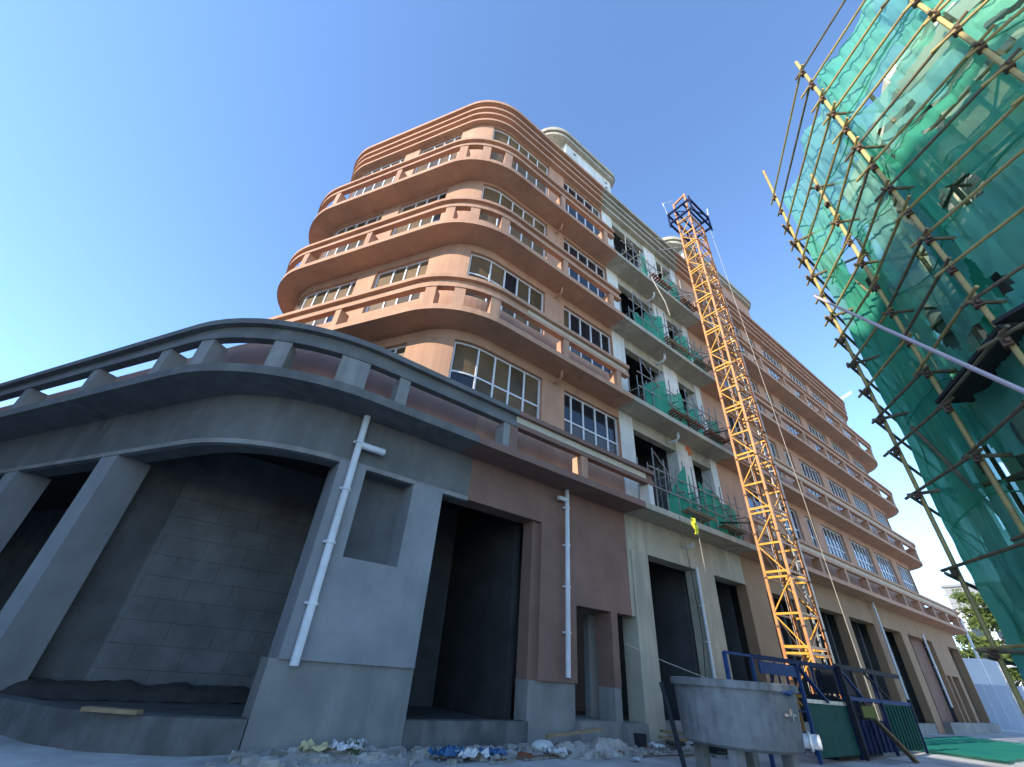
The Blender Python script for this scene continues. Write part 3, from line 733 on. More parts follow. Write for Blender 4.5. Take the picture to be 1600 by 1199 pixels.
eb('fence_post', (16.0, EY-.1, 0), (15.93, EY-.1, 2.0), .10, .08, DSTEEL)
mb = MB(); mb.box(16.4, 17.6, 6.0, 6.5, 1.35, 1.92); obj('motor_housing', mb, DSTEEL, ENC)
mb = MB(); mb.tube((16.4, 6.2, .9), (15.2, 6.2, .9), .28, 14); mb.tube((15.4, 6.2, .9), (15.3, 6.2, .9), .42, 14); mb.tube((16.3, 6.2, .9), (16.2, 6.2, .9), .42, 14); mb.box(15.1, 16.6, 5.95, 6.5, 0, .5)
obj('winch_drum', mb, DSTEEL, ENC)
for z in (.55, .95, 1.3):
    eb('side_rail', (11.35, EY, z), (13.5, EY+.02, z), .04, .04, DBLUE)
for i in range(9): eb('cage_bar', (15.9+.32*i, 6.35, .3), (15.9+.32*i, 6.35, 2.0), .035, .035, DBLUE if i % 3 else BLUE)
for z in (.9, 1.45, 1.95): eb('cage_bar', (15.9, 6.36, z), (18.5, 6.36, z), .05, .05, DSTEEL)
for i in range(5): eb('side_rail', (18.9, 5.8+.5*i, .2), (18.9, 5.8+.5*i, 1.95), .05, .05, DSTEEL)
eb('brace', (11.4, EY+.1, .4), (13.3, EY+.4, 1.9), .05, .05, DSTEEL)
for x in (21.2,): eb('side_rail', (x, EY, 1.2), (x, 8.3, 1.2), .05, .05, DBLUE)
mb = MB(); mb.bar((17.65, 5.1, 0), (17.2, 5.6, .85), .28, .05); tag(obj('wooden_board', mb, WOOD), 'short pale board leaning on the blue hoist fence', 'board')

# ------------------------------------------------------------------ mixing tank
TC = (8.95, 5.0, 0)
TANK = thing('mixing_tank', 'round cement crusted steel mixing tank on short legs', 'tank', TC)
mb = MB(); mb.lathe([(.0, .50), (.88, .50), (.93, .54), (1.0, 1.36), (.965, 1.36), (.9, .58), (0, .58)], TC, 56); obj('tank_body', mb, TANKM, TANK)
mb = MB(); mb.lathe([(.985, 1.30), (1.045, 1.30), (1.05, 1.40), (.97, 1.41), (.97, 1.30)], TC, 56); obj('rim', mb, TANKM, TANK)
for a in (20, 110, 200, 290):
    x = TC[0]+.68*math.cos(R(a)); y = TC[1]+.68*math.sin(R(a))
    mb = MB(); mb.box(x-.09, x+.09, y-.09, y+.09, -.02, .5); obj('leg', mb, TANKM, TANK)
mb = MB()
for i in range(26):
    for j in range(10):
        a = 2*math.pi*i/26; r_ = .95*j/9
        mb.v.append((TC[0]+r_*math.cos(a), TC[1]+r_*math.sin(a), 1.30+.10*(1-r_)+.12*noise.noise((r_*math.cos(a)*3, r_*math.sin(a)*3, 1))))
mb.f = [(i*10+j, ((i+1) % 26)*10+j, ((i+1) % 26)*10+j+1, i*10+j+1) for i in range(26) for j in range(9)]
obj('cement_heap', mb, RUBBLE, TANK, closed=False, smooth=True)
def tpt(azdeg, z, r_):
    a = R(azdeg); return Vector((TC[0]+r_*math.cos(a), TC[1]+r_*math.sin(a), z))
a = tpt(-62, .66, .93); b = tpt(-62, .66, 1.18)
mb = MB(); mb.tube(a, b, .10, 14); mb.tube(tpt(-62, .66, 1.02), tpt(-62, .66, 1.06), .135, 14); obj('outlet_pipe', mb, WPIPE, TANK)
mb = MB()
c0 = tpt(-100, 1.0, .985); mb.bar(c0+Vector((-.14, -.03, 0)), c0+Vector((.14, -.03, 0)), .05, .03); mb.bar(c0+Vector((.02, -.04, -.08)), c0+Vector((.02, -.04, .08)), .03, .03); obj('handle', mb, STEEL, TANK)
mb = MB(); c0 = tpt(-98, 1.3, 1.04); mb.tubep([c0+Vector((-.14, 0, 0)), c0+Vector((-.05, -.03, -.03)), c0+Vector((.05, -.03, 0)), c0+Vector((.15, 0, .02))], .028, 6); obj('blue_strap', mb, BLUE, TANK)
mb = MB(); mb.tube(tpt(146, .02, 1.02), tpt(140, 1.30, 1.25), .04, 8); tag(obj('steel_tube', mb, DSTEEL), 'dark tube leaning at the left side of the mixing tank', 'tube')

mb = MB()
for i in range(41):
    for j in range(9):
        f = j/8; h = (.27+.10*noise.noise((i*.25, 0, 3)))*(1 if i < 32 else max(0, (40-i)/8))*math.sin(math.pi*min(1, f*1.02))**.6
        mb.v.append((-1.5+i*.125, 12.6+f*.95+.05*noise.noise((i*.4, f*3, 0)), .31+h+.04*noise.noise((i*.6, f*5, 9))))
mb.f = [(i*9+j, (i+1)*9+j, (i+1)*9+j+1, i*9+j+1) for i in range(40) for j in range(8)]
tag(obj('tarpaulin_heap', mb, DWOOD, closed=False, smooth=True), 'long black heap of tarpaulin along the back wall of the left bay', 'tarpaulin')
def bag(x, y, z, a, label, m_):
    mb = MB(); n1 = 10
    for i in range(n1+1):
        for j in range(12):
            t = 2*math.pi*j/12; f = i/n1; w_ = .17*(1-abs(2*f-1)**3)**.5+.01; px = (f-.5)*.55; py = w_*math.cos(t); pz = .55*w_*math.sin(t)+.09+.02*noise.noise((f*5, t, x))
            mb.v.append((x+px*math.cos(a)-py*math.sin(a), y+px*math.sin(a)+py*math.cos(a), z+pz))
    mb.f = [(i*12+j, i*12+(j+1) % 12, (i+1)*12+(j+1) % 12, (i+1)*12+j) for i in range(n1) for j in range(12)]
    tag(obj('cement_bag', mb, m_, smooth=True), label, 'bag', 'cement bags on the site ground')
bag(7.3, 8.25, 0, .3, 'pale full cement bag lying at the kerb left of the brown panel', PAPER)
bag(11.7, 8.3, .02, 1.2, 'grey cement bag beside the boards right of the doorway', TANKM)
bag(12.9, 7.9, .0, -.4, 'yellowish cement bag in front of the first grey column', YPAPER)
for k, (x, y, a, lb) in enumerate([(9.6, 8.0, .2, 'red brick lying flat in front of the doorstep'), (9.9, 7.75, 1.1, 'red brick lying skewed on the bare ground before the doorstep'), (8.9, 7.6, .6, 'red brick at the edge of the rubble below the drainpipe'), (6.4, 7.7, 2.0, 'red brick lying beside the blue plastic sheet')]):
    mb = MB(); c1 = Vector((math.cos(a), math.sin(a), 0))*.12; p = Vector((x, y, .06)); mb.bar(p-c1, p+c1, .115, .06); tag(obj('brick', mb, REDWOOD), lb, 'brick', 'loose red bricks')
mb = MB(); mb.lathe([(0, 0), (.12, 0), (.15, .28), (.155, .28), (.145, .27), (.12, .02)], (10.15, 8.1, .0), 20); tag(obj('bucket', mb, DSTEEL), 'dark bucket standing before the doorway', 'bucket')
for k, (p, q, lb) in enumerate([((5.6, 7.5, .04), (7.6, 7.75, .06), 'thin rusty rod on the ground before the dark opening'), ((9.0, 7.3, .03), (10.9, 7.0, .05), 'thin rusty rod on the bare ground before the door')]):
    mb = MB(); mb.tube(p, q, .014, 6); tag(obj('steel_rod', mb, RUST), lb, 'rod')
mb = MB(); mb.bar((-.1, 9.75, .44), (.55, 9.35, .44), .16, .05); tag(obj('wooden_board', mb, WOOD), 'short tan board lying on the stained kerb of the left bay', 'board')
# ------------------------------------------------------------------ rubble and litter along the wall
rb = MB()
def chunk(x, y, z, s):
    vs = []
    for i in (-1, 1):
        for j in (-1, 1):
            for k in (-1, 1): vs.append((x+i*s*random.uniform(.25, .6), y+j*s*random.uniform(.25, .6), z+k*s*random.uniform(.15, .4)))
    rb.add(vs, [(0, 1, 3, 2), (4, 6, 7, 5), (0, 4, 5, 1), (2, 3, 7, 6), (0, 2, 6, 4), (1, 5, 7, 3)])
for i in range(2600):
    x = random.uniform(1.2, 12.8); y = 8.85-abs(random.gauss(0, .6)); y = max(y, 6.2)
    if noise.noise((x*.75, y*1.1, 31)) < random.uniform(-.05, .45): continue
    if y > 8.75 and x > 9: y = 8.6
    chunk(x, y, .01, random.choice([.02, .03, .03, .04, .05, .06, .09, .15]))
for i in range(160): chunk(random.gauss(8.6, .5), random.gauss(7.9, .28), .06, random.choice([.05, .08, .12]))
for i in range(160): chunk(random.gauss(12.2, .6), random.gauss(7.7, .3), .04, random.choice([.05, .08, .12]))
for i in range(60):
    x = random.uniform(1.5, 12.5); chunk(x, 8.7-abs(random.gauss(0, .35)), .02, random.uniform(.14, .24))
obj('rubble', rb, RUBBLE, kind='stuff')
db = MB()
for (cx_, cy_, rx_, ry_, h_) in ((3.1, 8.55, 1.3, .5, .16), (8.5, 7.95, 1.4, .5, .24), (12.1, 7.75, 1.2, .5, .20), (5.9, 8.4, 1.0, .4, .10)):
    o_ = len(db.v); kx, ky = 44, 24
    for j in range(ky+1):
        for i in range(kx+1):
            fx = 2*i/kx-1; fy = 2*j/ky-1; q = max(0, 1-fx*fx-fy*fy)
            db.v.append((cx_+fx*rx_, cy_+fy*ry_, -.03+h_*q**.7*(.75+.7*noise.noise((cx_+fx*3, fy*3, 0)))+.05*noise.noise((fx*9, fy*7, cx_))+.03*noise.noise((fx*23, fy*15, cx_))))
    db.f += [(o_+j*(kx+1)+i, o_+j*(kx+1)+i+1, o_+(j+1)*(kx+1)+i+1, o_+(j+1)*(kx+1)+i) for j in range(ky) for i in range(kx)]
obj('spoil_heaps', db, RUBBLE, kind='stuff', closed=False, smooth=False)
def scrap(x, y, z, s, m_, label, cat, name='paper_scrap'):
    mb = MB(); k = 9; s *= .72; z = max(0, z-.04)
    for j in range(k):
        for i in range(k):
            mb.v.append((x+(i/(k-1)-.5)*s*1.5+.1*s*noise.noise((i, j, x*9)), y+(j/(k-1)-.5)*s+.1*s*noise.noise((j, x*7, i)), z+.03+abs(.6*s*noise.noise((i*.8+x*13, j*.8+y*9, 0)))))
    mb.f = [(j*k+i, j*k+i+1, (j+1)*k+i+1, (j+1)*k+i) for j in range(k-1) for i in range(k-1)]
    tag(obj(name, mb, m_, closed=False, smooth=True), label, cat)
scrap(2.9, 8.45, .1, .42, YPAPER, 'yellowish crumpled paper heap under the grey pier, leftmost of the litter', 'litter')
scrap(3.35, 8.35, .12, .40, PAPER, 'white crumpled plastic sheet in front of the grey pier base', 'litter')
scrap(3.6, 8.6, .15, .3, PAPER, 'small white scrap right of the weed at the grey pier', 'litter')
scrap(5.4, 7.9, .02, .55, PAPER, 'pale sheet lying before the dark opening beside the pier', 'litter')
scrap(5.9, 8.0, .03, .42, BLUEP, 'blue plastic sheet on the ground before the dark opening', 'litter')
scrap(5.0, 8.1, .03, .5, BLUEP, 'blue plastic sheet near the foot of the grey pier', 'litter')
scrap(7.2, 7.8, .05, .45, PAPER, 'torn white scraps left of the rubble heap by the brown panel', 'litter')
scrap(8.0, 8.1, .1, .25, YPAPER, 'yellow scrap on the rubble below the brown panel', 'litter')
scrap(10.6, 8.0, .06, .36, PAPER, 'white crumpled bag lying in front of the doorway', 'bag', 'plastic_bag')
scrap(8.6, 7.0, .02, .2, PAPER, 'small pale scrap on the bare ground before the door', 'litter')
def plank(p, q, w_, h, m_, label):
    mb = MB(); mb.bar(p, q, w_, h); tag(obj('wooden_board', mb, m_), label, 'board')
plank((7.6, 8.45, .22), (9.2, 8.42, .33), .09, .05, WOOD, 'narrow tan batten on the rubble below the brown panel')
plank((11.0, 8.2, .2), (13.2, 7.4, .10), .18, .05, WOOD, 'long tan board lying on debris right of the doorway')
plank((11.3, 8.35, .30), (13.0, 7.75, .22), .12, .05, DPOLE, 'dark weathered board on top of the debris right of the doorway')
plank((11.0, 8.0, .12), (12.4, 7.2, .08), .16, .04, DWOOD, 'black wet board under the tan board right of the doorway')
mb = MB()
for i in range(90):
    a = random.uniform(0, 6.3); r_ = random.uniform(0, .14); h = random.uniform(.12, .3); x = 3.45+r_*math.cos(a); y = 8.42+r_*math.sin(a); ex_ = random.uniform(-.1, .1); ey_ = random.uniform(-.1, .1)
    mb.quad((x-.008, y, .0), (x+.008, y, .0), (x+ex_, y+ey_, h))
tag(obj('weed_tuft', mb, GRASS, closed=False), 'small green weed tuft growing at the base of the grey pier', 'weed')
mb = MB(); mb.tubep([(11.6+.35*math.cos(a*.5), 7.0+.25*math.sin(a*.5), .05+.004*a) for a in range(40)], .02, 5)
tag(obj('coiled_cable', mb, CABLE), 'loosely coiled black cable on the ground left of the tank', 'cable')
gs = MB(); k = 30
for j in range(k):
    for i in range(k):
        x = 21.5+i*.45; y = 4.0+j*.13; gs.v.append((x, y, .05+.10*abs(noise.noise((x*.8, y*1.4, 5)))))
gs.f = [(j*k+i, j*k+i+1, (j+1)*k+i+1, (j+1)*k+i) for j in range(k-1) for i in range(k-1)]
tag(obj('ground_sheet', gs, TARP, closed=False, smooth=True), 'crumpled green net sheet spread on the ground right of the hoist fence', 'sheet')

# ------------------------------------------------------------------ netted building under scaffold, right
def outer(t):
    K = [(14.5, 1.35), (9.1, 1.31), (8.0, .39), (6.7, -.41), (5.9, -1.84), (5.5, -3.5), (5.4, -5.2), (5.6, -7)]
    t = max(0, min(len(K)-1.0001, t)); i = int(t); f = t-i
    return Vector(K[i]).lerp(Vector(K[i+1]), f)
def inward(t):
    a = outer(t-.05); b = outer(t+.05); d = (b-a).normalized(); nrm = Vector((-d.y, d.x))
    return nrm if nrm.dot(Vector((11, -4))-outer(t)) > 0 else -nrm
def sp(t, d): return outer(t) + inward(t)*d
SCA = thing('pole_scaffold', 'curved scaffold of yellow and brown poles around the netted building', 'scaffold', (9.1, 1.31, 0))
tops = {1: 13.55, 1.99: 10.9, 3: 12.85, 4: 10.6, 5: 13, 6: 13}
pol = []
for t, zt in tops.items():
    p = sp(t, 0); pol.append((t, p))
    mb = MB(); j1, j2 = zt*.36, zt*.70
    mb.tubep([(p.x, p.y, -.05), (p.x+.012, p.y, j1), (p.x-.01, p.y+.01, j2), (p.x, p.y, zt)], .032, 9); obj('standard', mb, POLE, SCA)
    q = sp(t, .85)
    mb = MB(); mb.tube((q.x, q.y, -.05), (q.x, q.y, 11.5), .034, 7); obj('standard', mb, DPOLE, SCA)
lev = [12.25-.62*i for i in range(13)] + [4.05, 2.9, 1.9, .8]
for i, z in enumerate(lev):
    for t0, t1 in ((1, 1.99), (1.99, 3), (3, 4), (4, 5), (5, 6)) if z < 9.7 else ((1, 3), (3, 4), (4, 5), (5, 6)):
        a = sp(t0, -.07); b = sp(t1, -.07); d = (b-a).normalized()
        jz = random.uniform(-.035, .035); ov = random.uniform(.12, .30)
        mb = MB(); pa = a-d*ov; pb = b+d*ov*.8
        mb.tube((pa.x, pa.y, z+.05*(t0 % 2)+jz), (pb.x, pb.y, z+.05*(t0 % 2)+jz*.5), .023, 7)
        obj('ledger', mb, POLE if random.random() < (.8 if z > 6.6 else .3) else DPOLE, SCA)  # lower ledgers mostly take the darker material, so their shade is painted in
    if z < 11.5:
        a = sp(1, -.1); b = sp(.25, .1)
        mb = MB(); mb.tube((a.x-.2, a.y, z-.04), (b.x, b.y, z-.04), .028, 6); obj('ledger', mb, DPOLE, SCA)
        for t in (1, 1.99, 3, 4):
            if (i+int(t)) % 2: continue
            a = sp(t, -.16); b = sp(t, 1.1)
            mb = MB(); mb.tube((a.x, a.y, z+.03), (b.x, b.y, z+.03), .028, 6); obj('transom', mb, DPOLE, SCA)
        if i % 2:
            for t0, t1 in ((1, 2), (2, 3), (3, 4), (4, 5)):
                a = sp(t0, .85); b = sp(t1, .85); mb = MB(); mb.tube((a.x, a.y, z), (b.x, b.y, z), .028, 6); obj('ledger', mb, DPOLE, SCA)
    for t, p in pol:
        if z > tops[t]: continue
        q = sp(t, -.03); mb = MB(); s_ = .045
        mb.box(q.x-s_, q.x+s_, q.y-s_, q.y+s_, z-.05, z+.06); mb.bar((q.x-.08, q.y-.02, z), (q.x+.08, q.y+.02, z+.02), .045, .045); obj('coupler', mb, RUST, SCA)
for t0, t1, z0, z1 in ((1.0, 2.0, 1.0, 5.2), (1.0, 1.95, 5.4, 9.6)):
    a = sp(t0, .3); b = sp(t1, .6); mb = MB(); mb.tube((a.x, a.y, z1), (b.x, b.y, z0), .03, 7); obj('brace', mb, DPOLE, SCA)
# safety net just inside the poles
holes = [(1.62, 8.55, .22, .75), (2.15, 6.1, .10, .45), (2.45, 7.2, .10, .35), (2.9, 6.0, .16, .30), (3.05, 5.7, .10, .2), (2.55, 5.5, .3, .12),
         (1.75, 4.1, .20, .30), (2.05, 3.6, .28, .45), (2.35, 4.2, .22, .30), (2.6, 3.5, .3, .5), (2.3, 2.95, .1, .12), (2.9, 3.9, .25, .6),
         (1.85, 3.2, .05, .35), (1.72, 5.0, .04, .5), (2.0, 5.15, .06, .35), (3.3, 9.3, .18, .10), (3.55, 8.6, .22, .09), (3.8, 9.0, .16, .08), (2.62, 8.2, .14, .55), (3.25, 7.3, .15, .25), (1.4, 2.2, .03, .15), (3.7, 9.75, .32, .24), (4.2, 9.9, .3, .2), (3.35, 10.3, .18, .16), (4.35, 9.15, .3, .10), (4.1, 8.6, .35, .09), (3.55, 8.95, .3, .07), (4.5, 8.3, .2, .07), (3.05, 8.9, .08, .3), (2.8, 9.4, .07, .2)]
sheet = []; nb = MB(); NU, NZ = 250, 150; T0, T1, Z0, Z1 = .35, 5.9, .15, 12.2
idx = {}
for j in range(NZ+1):
    for i in range(NU+1):
        t = T0+(T1-T0)*i/NU; z = Z0+(Z1-Z0)*j/NZ
        if j == NZ: z += .12*math.sin(t*7)
        fold = .12*noise.noise((t*2.2, z*.5, 0)) + .06*noise.noise((t*9, z*.9, 4)) + .035*noise.noise((t*20, z*2.4, 8)) + .02*noise.noise((t*45, z*5, 3))
        d = .24 + fold + .10*abs(math.sin(math.pi*t))
        if t < 1: d = .12+.5*fold
        p = sp(t, d); nb.v.append((p.x, p.y, z))
for j in range(NZ):
    for i in range(NU):
        t = T0+(T1-T0)*(i+.5)/NU; z = Z0+(Z1-Z0)*(j+.5)/NZ; cut = False
        wob = 1+.45*noise.noise((t*6, z*2.2, 11))
        for ht, hz, rt_, rz_ in holes:
            if ((t-ht)/rt_)**2+((z-hz)/rz_)**2 < wob: cut = True; break
        if not cut: nb.f.append((j*(NU+1)+i, j*(NU+1)+i+1, (j+1)*(NU+1)+i+1, (j+1)*(NU+1)+i)); sheet.append((int((t+.15*math.sin(z*1.3))*1.05), int((z+.25*math.sin(t*3))/1.75)))
netob = obj('safety_net', nb, NET, closed=False, smooth=True)
netob.data.materials.append(NETB); netob.data.materials.append(NETC)
for pl, (a, b) in zip(netob.data.polygons, sheet): pl.material_index = (0, 1, 0, 2, 0, 1, 2)[(a*5+b*3+(a*b) % 4) % 7] if b < 5 else (0, 1, 1)[(a+b) % 3]
for zz_ in (1.75, 3.5, 5.25, 7.0, 8.75, 10.5):
    mb = MB(); pts = []
    for i in range(90):
        t = .4+5.3*i/89; z = zz_-.25*math.sin(t*3)+.03*noise.noise((t*5, zz_, 0)); p = sp(t, .19+.12*noise.noise((t*2.2, z*.5, 0))+.10*abs(math.sin(math.pi*t))); pts.append((p.x, p.y, z))
    mb.tubep(pts, .012, 5); obj('hem', mb, NETC, netob)
tag(netob, 'huge torn green safety net wrapped inside the pole scaffold', 'net')
# second torn curtain of net, bunched inside the scaffold
nb = MB(); k = 40
for j in range(k+1):
    for i in range(19):
        f = i/18; z = 5.2+5.4*j/k; t = 2.52+.22*f+.05*math.sin(z); p = sp(t, .45+.12*math.sin(f*14)+.05*noise.noise((f*4, z, 2))); nb.v.append((p.x, p.y, z))
nb.f = [(j*19+i, j*19+i+1, (j+1)*19+i+1, (j+1)*19+i) for j in range(k) for i in range(18)]
tag(obj('net_curtain', nb, NET2, closed=False, smooth=True), 'bunched darker green net strip hanging inside the pole scaffold', 'net')
nb = MB(); k = 50
for j in range(k+1):
    for i in range(25):
        f = i/24; z = 2.6+7.8*j/k; y = -.5+1.6*f; nb.v.append((11.0+.12*math.sin(f*17)+.1*noise.noise((f*5, z, 7)), y, z))
nb.f = [(j*25+i, j*25+i+1, (j+1)*25+i+1, (j+1)*25+i) for j in range(k) for i in range(24) if noise.noise((i*.45, j*.16, 21)) < .22]
tag(obj('net_curtain', nb, NET, closed=False, smooth=True), 'ragged bright green net strip deep behind the leftmost scaffold poles', 'net')
# plank platform
PLT = thing('plank_platform', 'dark plank platform on the pole scaffold, high above the ground', 'platform', (7.6, 0.1, 5.0))
for i in range(4):
    a = sp(1.93, .02+.2*i); b = sp(3.05, .02+.2*i); m1 = sp(2.4, .05+.2*i)
    mb = MB(); mb.bar((a.x, a.y, 4.98), (b.x, b.y, 5.02), .185, .05); obj('plank', mb, DWOOD, PLT)
for i in range(4):
    a = sp(3.0, .02+.2*i); b = sp(4.3, .02+.2*i)
    mb = MB(); mb.bar((a.x, a.y, 5.09), (b.x, b.y, 5.10), .185, .05); obj('plank', mb, DWOOD, PLT)
# the concrete building inside
UB = thing('netted_building', 'raw concrete building hidden behind the green net and pole scaffold', 'building', (10, -2, 0))
poly = [tuple(sp(t, 1.25)) for t in [.6, 1.3, 1.7, 2, 2.4, 2.8, 3.2, 3.6, 4, 4.5, 5, 5.5, 6]] + [(14, -8), (16, -2)]
for z in (3.45, 6.9, 10.3):
    mb = MB(); mb.prism(poly, z, z+.28); obj('floor_slab', mb, CONC, UB)
for t in (1.25, 2.2, 3.15, 4.1, 5.05):
    p = sp(t, 1.6)
    for z0 in (0, 3.73, 7.18):
        mb = MB(); mb.tube((p.x, p.y, z0), (p.x, p.y, z0+(3.45 if z0 == 0 else 3.17 if z0 < 5 else 3.12)), .26, 16); obj('column', mb, CONC, UB)
for t0, t1, z0, z1, m_ in ((2.6, 3.2, 7.2, 10.28, CREAMW), (3.3, 4.0, 7.2, 10.28, CREAMW), (1.5, 1.72, 7.2, 10.28, CREAMW), (.7, 1.15, .1, 6.88, BLOCK), (1.3, 1.62, 3.75, 6.6, CREAMW), (1.7, 2.15, 3.75, 6.4, BLOCK), (2.2, 2.62, 3.75, 6.88, CREAMW), (1.25, 2.1, .1, 3.44, BLOCK), (2.2, 3.2, .1, 3.1, BLOCK), (1.9, 2.5, 7.2, 10.28, CREAMW), (2.75, 3.1, 3.75, 6.88, CREAMW), (4.2, 5.6, 3.75, 10.28, CREAMW), (3.3, 4.3, .1, 3.44, BLOCK), (3.2, 4.6, 3.75, 6.88, BLOCK), (4.5, 5.8, .1, 3.44, BLOCK)):
    a = sp(t0, 1.45); b = sp(t1, 1.45); mb = MB(); mb.bar((a.x, a.y, (z0+z1)/2), (b.x, b.y, (z0+z1)/2), .14, z1-z0); obj('wall_panel', mb, m_, UB)
mb = MB(); mb.box(12.0, 12.2, -8, -.2, .1, 10.3); obj('core_wall', mb, BLOCK, UB)
for y0, y1, z0, z1, m_ in ((-.2, 1.1, .1, 3.44, BLOCK), (-.2, .35, 3.74, 6.3, CREAMW), (.55, .8, 3.74, 6.89, BLOCK), (.9, 1.15, 3.74, 6.6, CREAMW), (-.2, 1.15, 7.2, 7.9, CREAMW), (.2, .5, 7.9, 10.28, BLOCK), (.8, 1.15, 7.9, 10.28, CREAMW)):
    mb = MB(); mb.box(12.0, 12.18, y0, y1, z0, z1); obj('wall_panel', mb, m_, UB)
for z in (.1, 3.3, 6.75, 10.1):
    mb = MB(); mb.box(11.2, 14, -.2, 1.1, z, z+.3); obj('balcony_slab', mb, CONC, UB)
for i in range(8):
    mb = MB(); z = 1.2+1.1*i; mb.tube((10.6, -.6, z), (10.8, 1.2, z+.02), .028, 6); obj('ledger', mb, DPOLE, SCA)
for y in (-.3, .4, 1.0):
    mb = MB(); mb.tube((10.65, y, 0), (10.65, y, 11.6), .034, 6); obj('standard', mb, DPOLE, SCA)
poly2 = [tuple(sp(t, 1.45)) for t in [1.1, 1.5, 2, 2.5, 3, 3.5, 4, 4.5, 5, 5.5, 6]] 
mb = MB()
for i in range(len(poly2)-1):
    a, b = Vector(poly2[i]), Vector(poly2[i+1]); mb.bar((a.x, a.y, 11.2), (b.x, b.y, 11.2), .15, 1.2)
obj('roof_parapet', mb, CREAMW, UB)
# long pale pole tied across the outside
mb = MB()
def at_az(az, tan, D): return Vector((D*math.sin(R(az)), D*math.cos(R(az)), EYE+D*tan))
a = at_az(80.89, .797, 8.85); b = at_az(92.26, .4334, 6.0); dd = (b-a)
mb.tubep([a, a+dd*.5+Vector((0, 0, -.02)), b, b+dd*.35], .026, 8)
tag(obj('plastic_pipe', mb, PINK), 'long pale pinkish pipe slung across the outside of the pole scaffold', 'pipe')

# ------------------------------------------------------------------ background behind the building end
def az(a, D): return Vector((D*math.sin(R(a)), D*math.cos(R(a))))
BGB = thing('distant_building', 'distant white and grey building beyond the end of the street', 'building', (*az(82, 115), 0))
c_ = az(82.2, 115)
mb = MB(); mb.box(c_.x, c_.x+14, c_.y-6, c_.y+3.4, 0, 15.5); obj('wall', mb, BGWHITE, BGB)
mb = MB(); mb.box(c_.x-.3, c_.x+14.3, c_.y-6.3, c_.y+3.7, 15.5, 19.0); obj('upper_wall', mb, BGGREY, BGB)
mb = MB(); mb.box(c_.x-.6, c_.x+14.6, c_.y-6.6, c_.y+4.0, 19.0, 19.4); obj('roof', mb, BGGREY, BGB)
for i in range(3):
    for j in range(3):
        mb = MB(); mb.box(c_.x-.05, c_.x+.02, c_.y-5+i*3, c_.y-3.4+i*3, 3+j*4, 5+j*4); obj('window', mb, GDARK, BGB)
def tree(cx_, cy_, h, r_, label, seed):
    rnd = random.Random(seed); t = thing('tree', label, 'tree', (cx_, cy_, 0), 'trees beyond the end of the street')
    mb = MB(); mb.tubep([(cx_, cy_, 0), (cx_+.1, cy_, h*.35), (cx_, cy_+.1, h*.7)], .22, 8, .08)
    for i in range(7):
        a = rnd.uniform(0, 6.3); z = h*rnd.uniform(.3, .6); mb.tube((cx_, cy_, z), (cx_+math.cos(a)*r_*.7, cy_+math.sin(a)*r_*.7, z+h*.22), .07, 6, .02)
    obj('trunk', mb, BARK, t)
    cl = [(rnd.gauss(0, r_*.45), rnd.gauss(0, r_*.45), h*rnd.uniform(.32, .98)) for _ in range(26)]
    mb = MB()
    for i in range(5200):
        c = rnd.choice(cl); k = 1.05-.5*abs(c[2]/h-.6)
        x, y, z = cx_+c[0]*k+rnd.gauss(0, .5), cy_+c[1]*k+rnd.gauss(0, .5), c[2]+rnd.gauss(0, .42)
        s_ = rnd.uniform(.09, .2); s_ *= 1.6; u = Vector((rnd.gauss(0, 1), rnd.gauss(0, 1), rnd.gauss(0, 1))).normalized(); v = u.orthogonal().normalized()
        p = Vector((x, y, z)); mb.quad(p-u*s_, p+v*s_*.6, p+u*s_, p-v*s_*.6)
    obj('crown', mb, LEAF, t, closed=False)
q = az(81.7, 93); tree(q.x, q.y, 15, 3.3, 'yellow green tree in front of the distant white building', 3)
q = az(83.4, 98); tree(q.x, q.y, 13, 3.4, 'shorter yellow green tree half behind the scaffold poles', 5)
q = az(80.7, 96); tree(q.x, q.y, 10, 2.6, 'small tree peeping past the far end of the brown building', 9)
for a_, D, h, lb in ((80.55, 56, 7.5, 'tall white pole at the street end, nearest the brown building'), (81.6, 50, 3.9, 'short white pole with arm in front of the trees')):
    q = az(a_, D); mb = MB(); mb.tube((q.x, q.y, 0), (q.x, q.y, h), .11, 8, .08)
    if h < 5: mb.tube((q.x, q.y, h-.1), (q.x+.2, q.y-1.2, h), .07, 6)
    tag(obj('street_pole', mb, WPIPE), lb, 'pole')
HB_ = thing('site_hoarding', 'pale blue site hoarding closing the street beyond the brown building', 'hoarding', (*az(81, 54), 0))
for i in range(5):
    a0 = az(79.45+.62*i, 54.0); a1 = az(79.45+.62*(i+1)-.03, 54.0)
    mb = MB(); mb.bar((a0.x, a0.y, 1.45), (a1.x, a1.y, 1.45), .08, 2.7); obj('hoarding_panel', mb, HOARD, HB_)
mb = MB(); a0 = az(80.1, 66); mb.box(a0.x, a0.x+3, a0.y-1.6, a0.y+1.6, 0, 5.2); tag(obj('site_cabin', mb, BGWHITE), 'white block cabin behind the hoarding', 'cabin')
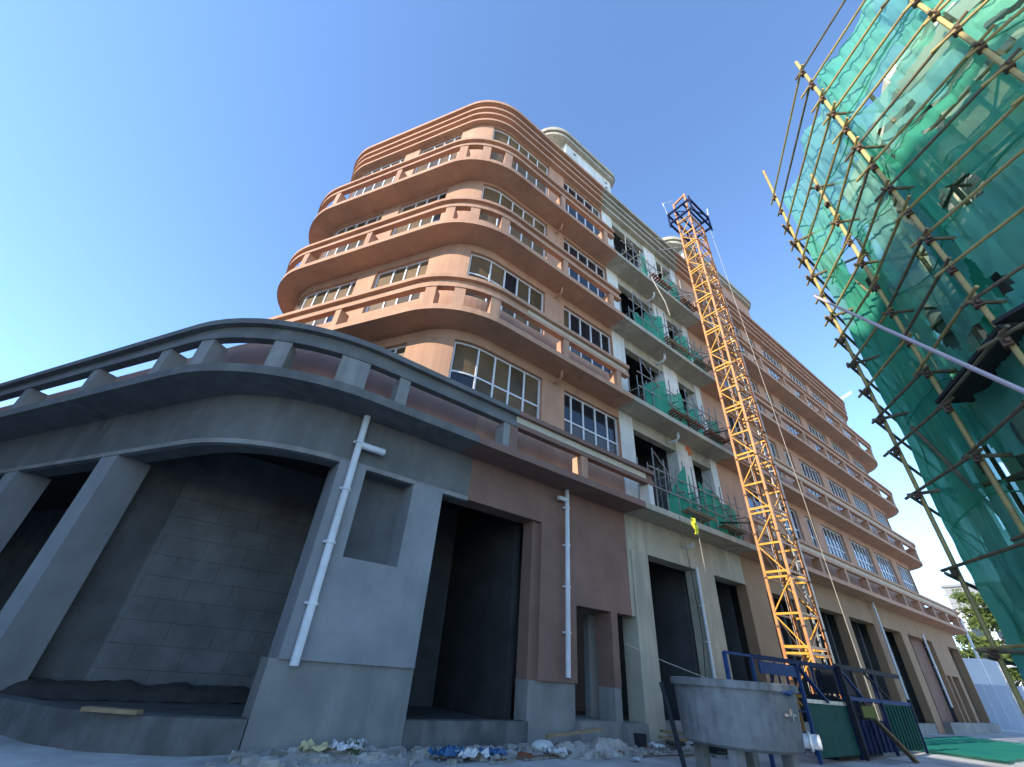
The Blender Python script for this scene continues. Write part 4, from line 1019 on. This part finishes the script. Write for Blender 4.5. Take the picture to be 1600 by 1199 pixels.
# far tower crane above the roof end
CR = thing('tower_crane', 'tiny far tower crane jib showing over the right end of the roof', 'crane', (*az(80.2, 190), 0))
c_ = az(79.3, 190); e_ = az(80.2, 190); zc = 1.3+190*.516
mb = MB(); mb.bar((e_.x, e_.y, 0), (e_.x, e_.y, zc-1), 1.0, 1.0); 
mb = MB()
f_ = az(78.2, 190)
for k in (0, .9): mb.bar((f_.x, f_.y, zc-1.5+k), (e_.x, e_.y, zc+1.2+k), .14, .14)
for i in range(8):
    p = f_.lerp(e_, i/8); q = f_.lerp(e_, (i+1)/8); z = zc-1.5+2.7*i/8; mb.bar((p.x, p.y, z), (q.x, q.y, z+1.2), .1, .1)
obj('jib', mb, WPIPE, CR)
mb = MB(); h_ = az(77.6, 190); mb.bar((h_.x, h_.y, 0), (h_.x, h_.y, zc), 1.2, 1.2); obj('tower', mb, YELLOW, CR)

# ------------------------------------------------------------------ the houses across the street (left of the frame), added bounce block behind the viewer
def opposite(x0, x1, y0, y1, h, label):
    t = thing('opposite_building', label, 'building', (x1, (y0+y1)/2, 0))
    mb = MB(); mb.box(x0, x1, y0, y1, 0, h); obj('wall', mb, OPPO, t)
    k = int((y1-y0)/3.6); wf = MB()
    for i in range(k):
        for j in range(int(h/3.4)):
            y = y0+1.0+i*3.6; z = 1.2+j*3.4; mb = MB(); mb.box(x1-.02, x1+.03, y, y+1.7, z, z+1.5); obj('window', mb, GDARK, t)
opposite(-36, -22, 5, 40, 21.1, 'grey block across the street, beyond the left edge of the picture')
opposite(-36, -22, -4.6, 4.4, 22.9, 'taller grey block across the street, behind the left shoulder of the viewer')
mb = MB(); t = thing('bounce_block', 'unseen cream block added behind the viewer to bounce warm light onto the facade', 'building', (17, -21, 0))  # added out of view; its sunlit wall throws warm fill on the facade
mb.prism([(8, -30), (26, -12), (35, -21), (17, -39)], 0, 19); obj('wall', mb, CREAMW, t)
for i in range(7):
    for j in range(5):
        a = Vector((9.2+i*2.5, -28.8+i*2.5)); b = a+Vector((1.1, 1.1)); mb = MB(); mb.bar((a.x-.02, a.y+.02, 2.2+3.5*j), (b.x-.02, b.y+.02, 2.2+3.5*j), .06, 1.5); obj('window', mb, GDARK, t)
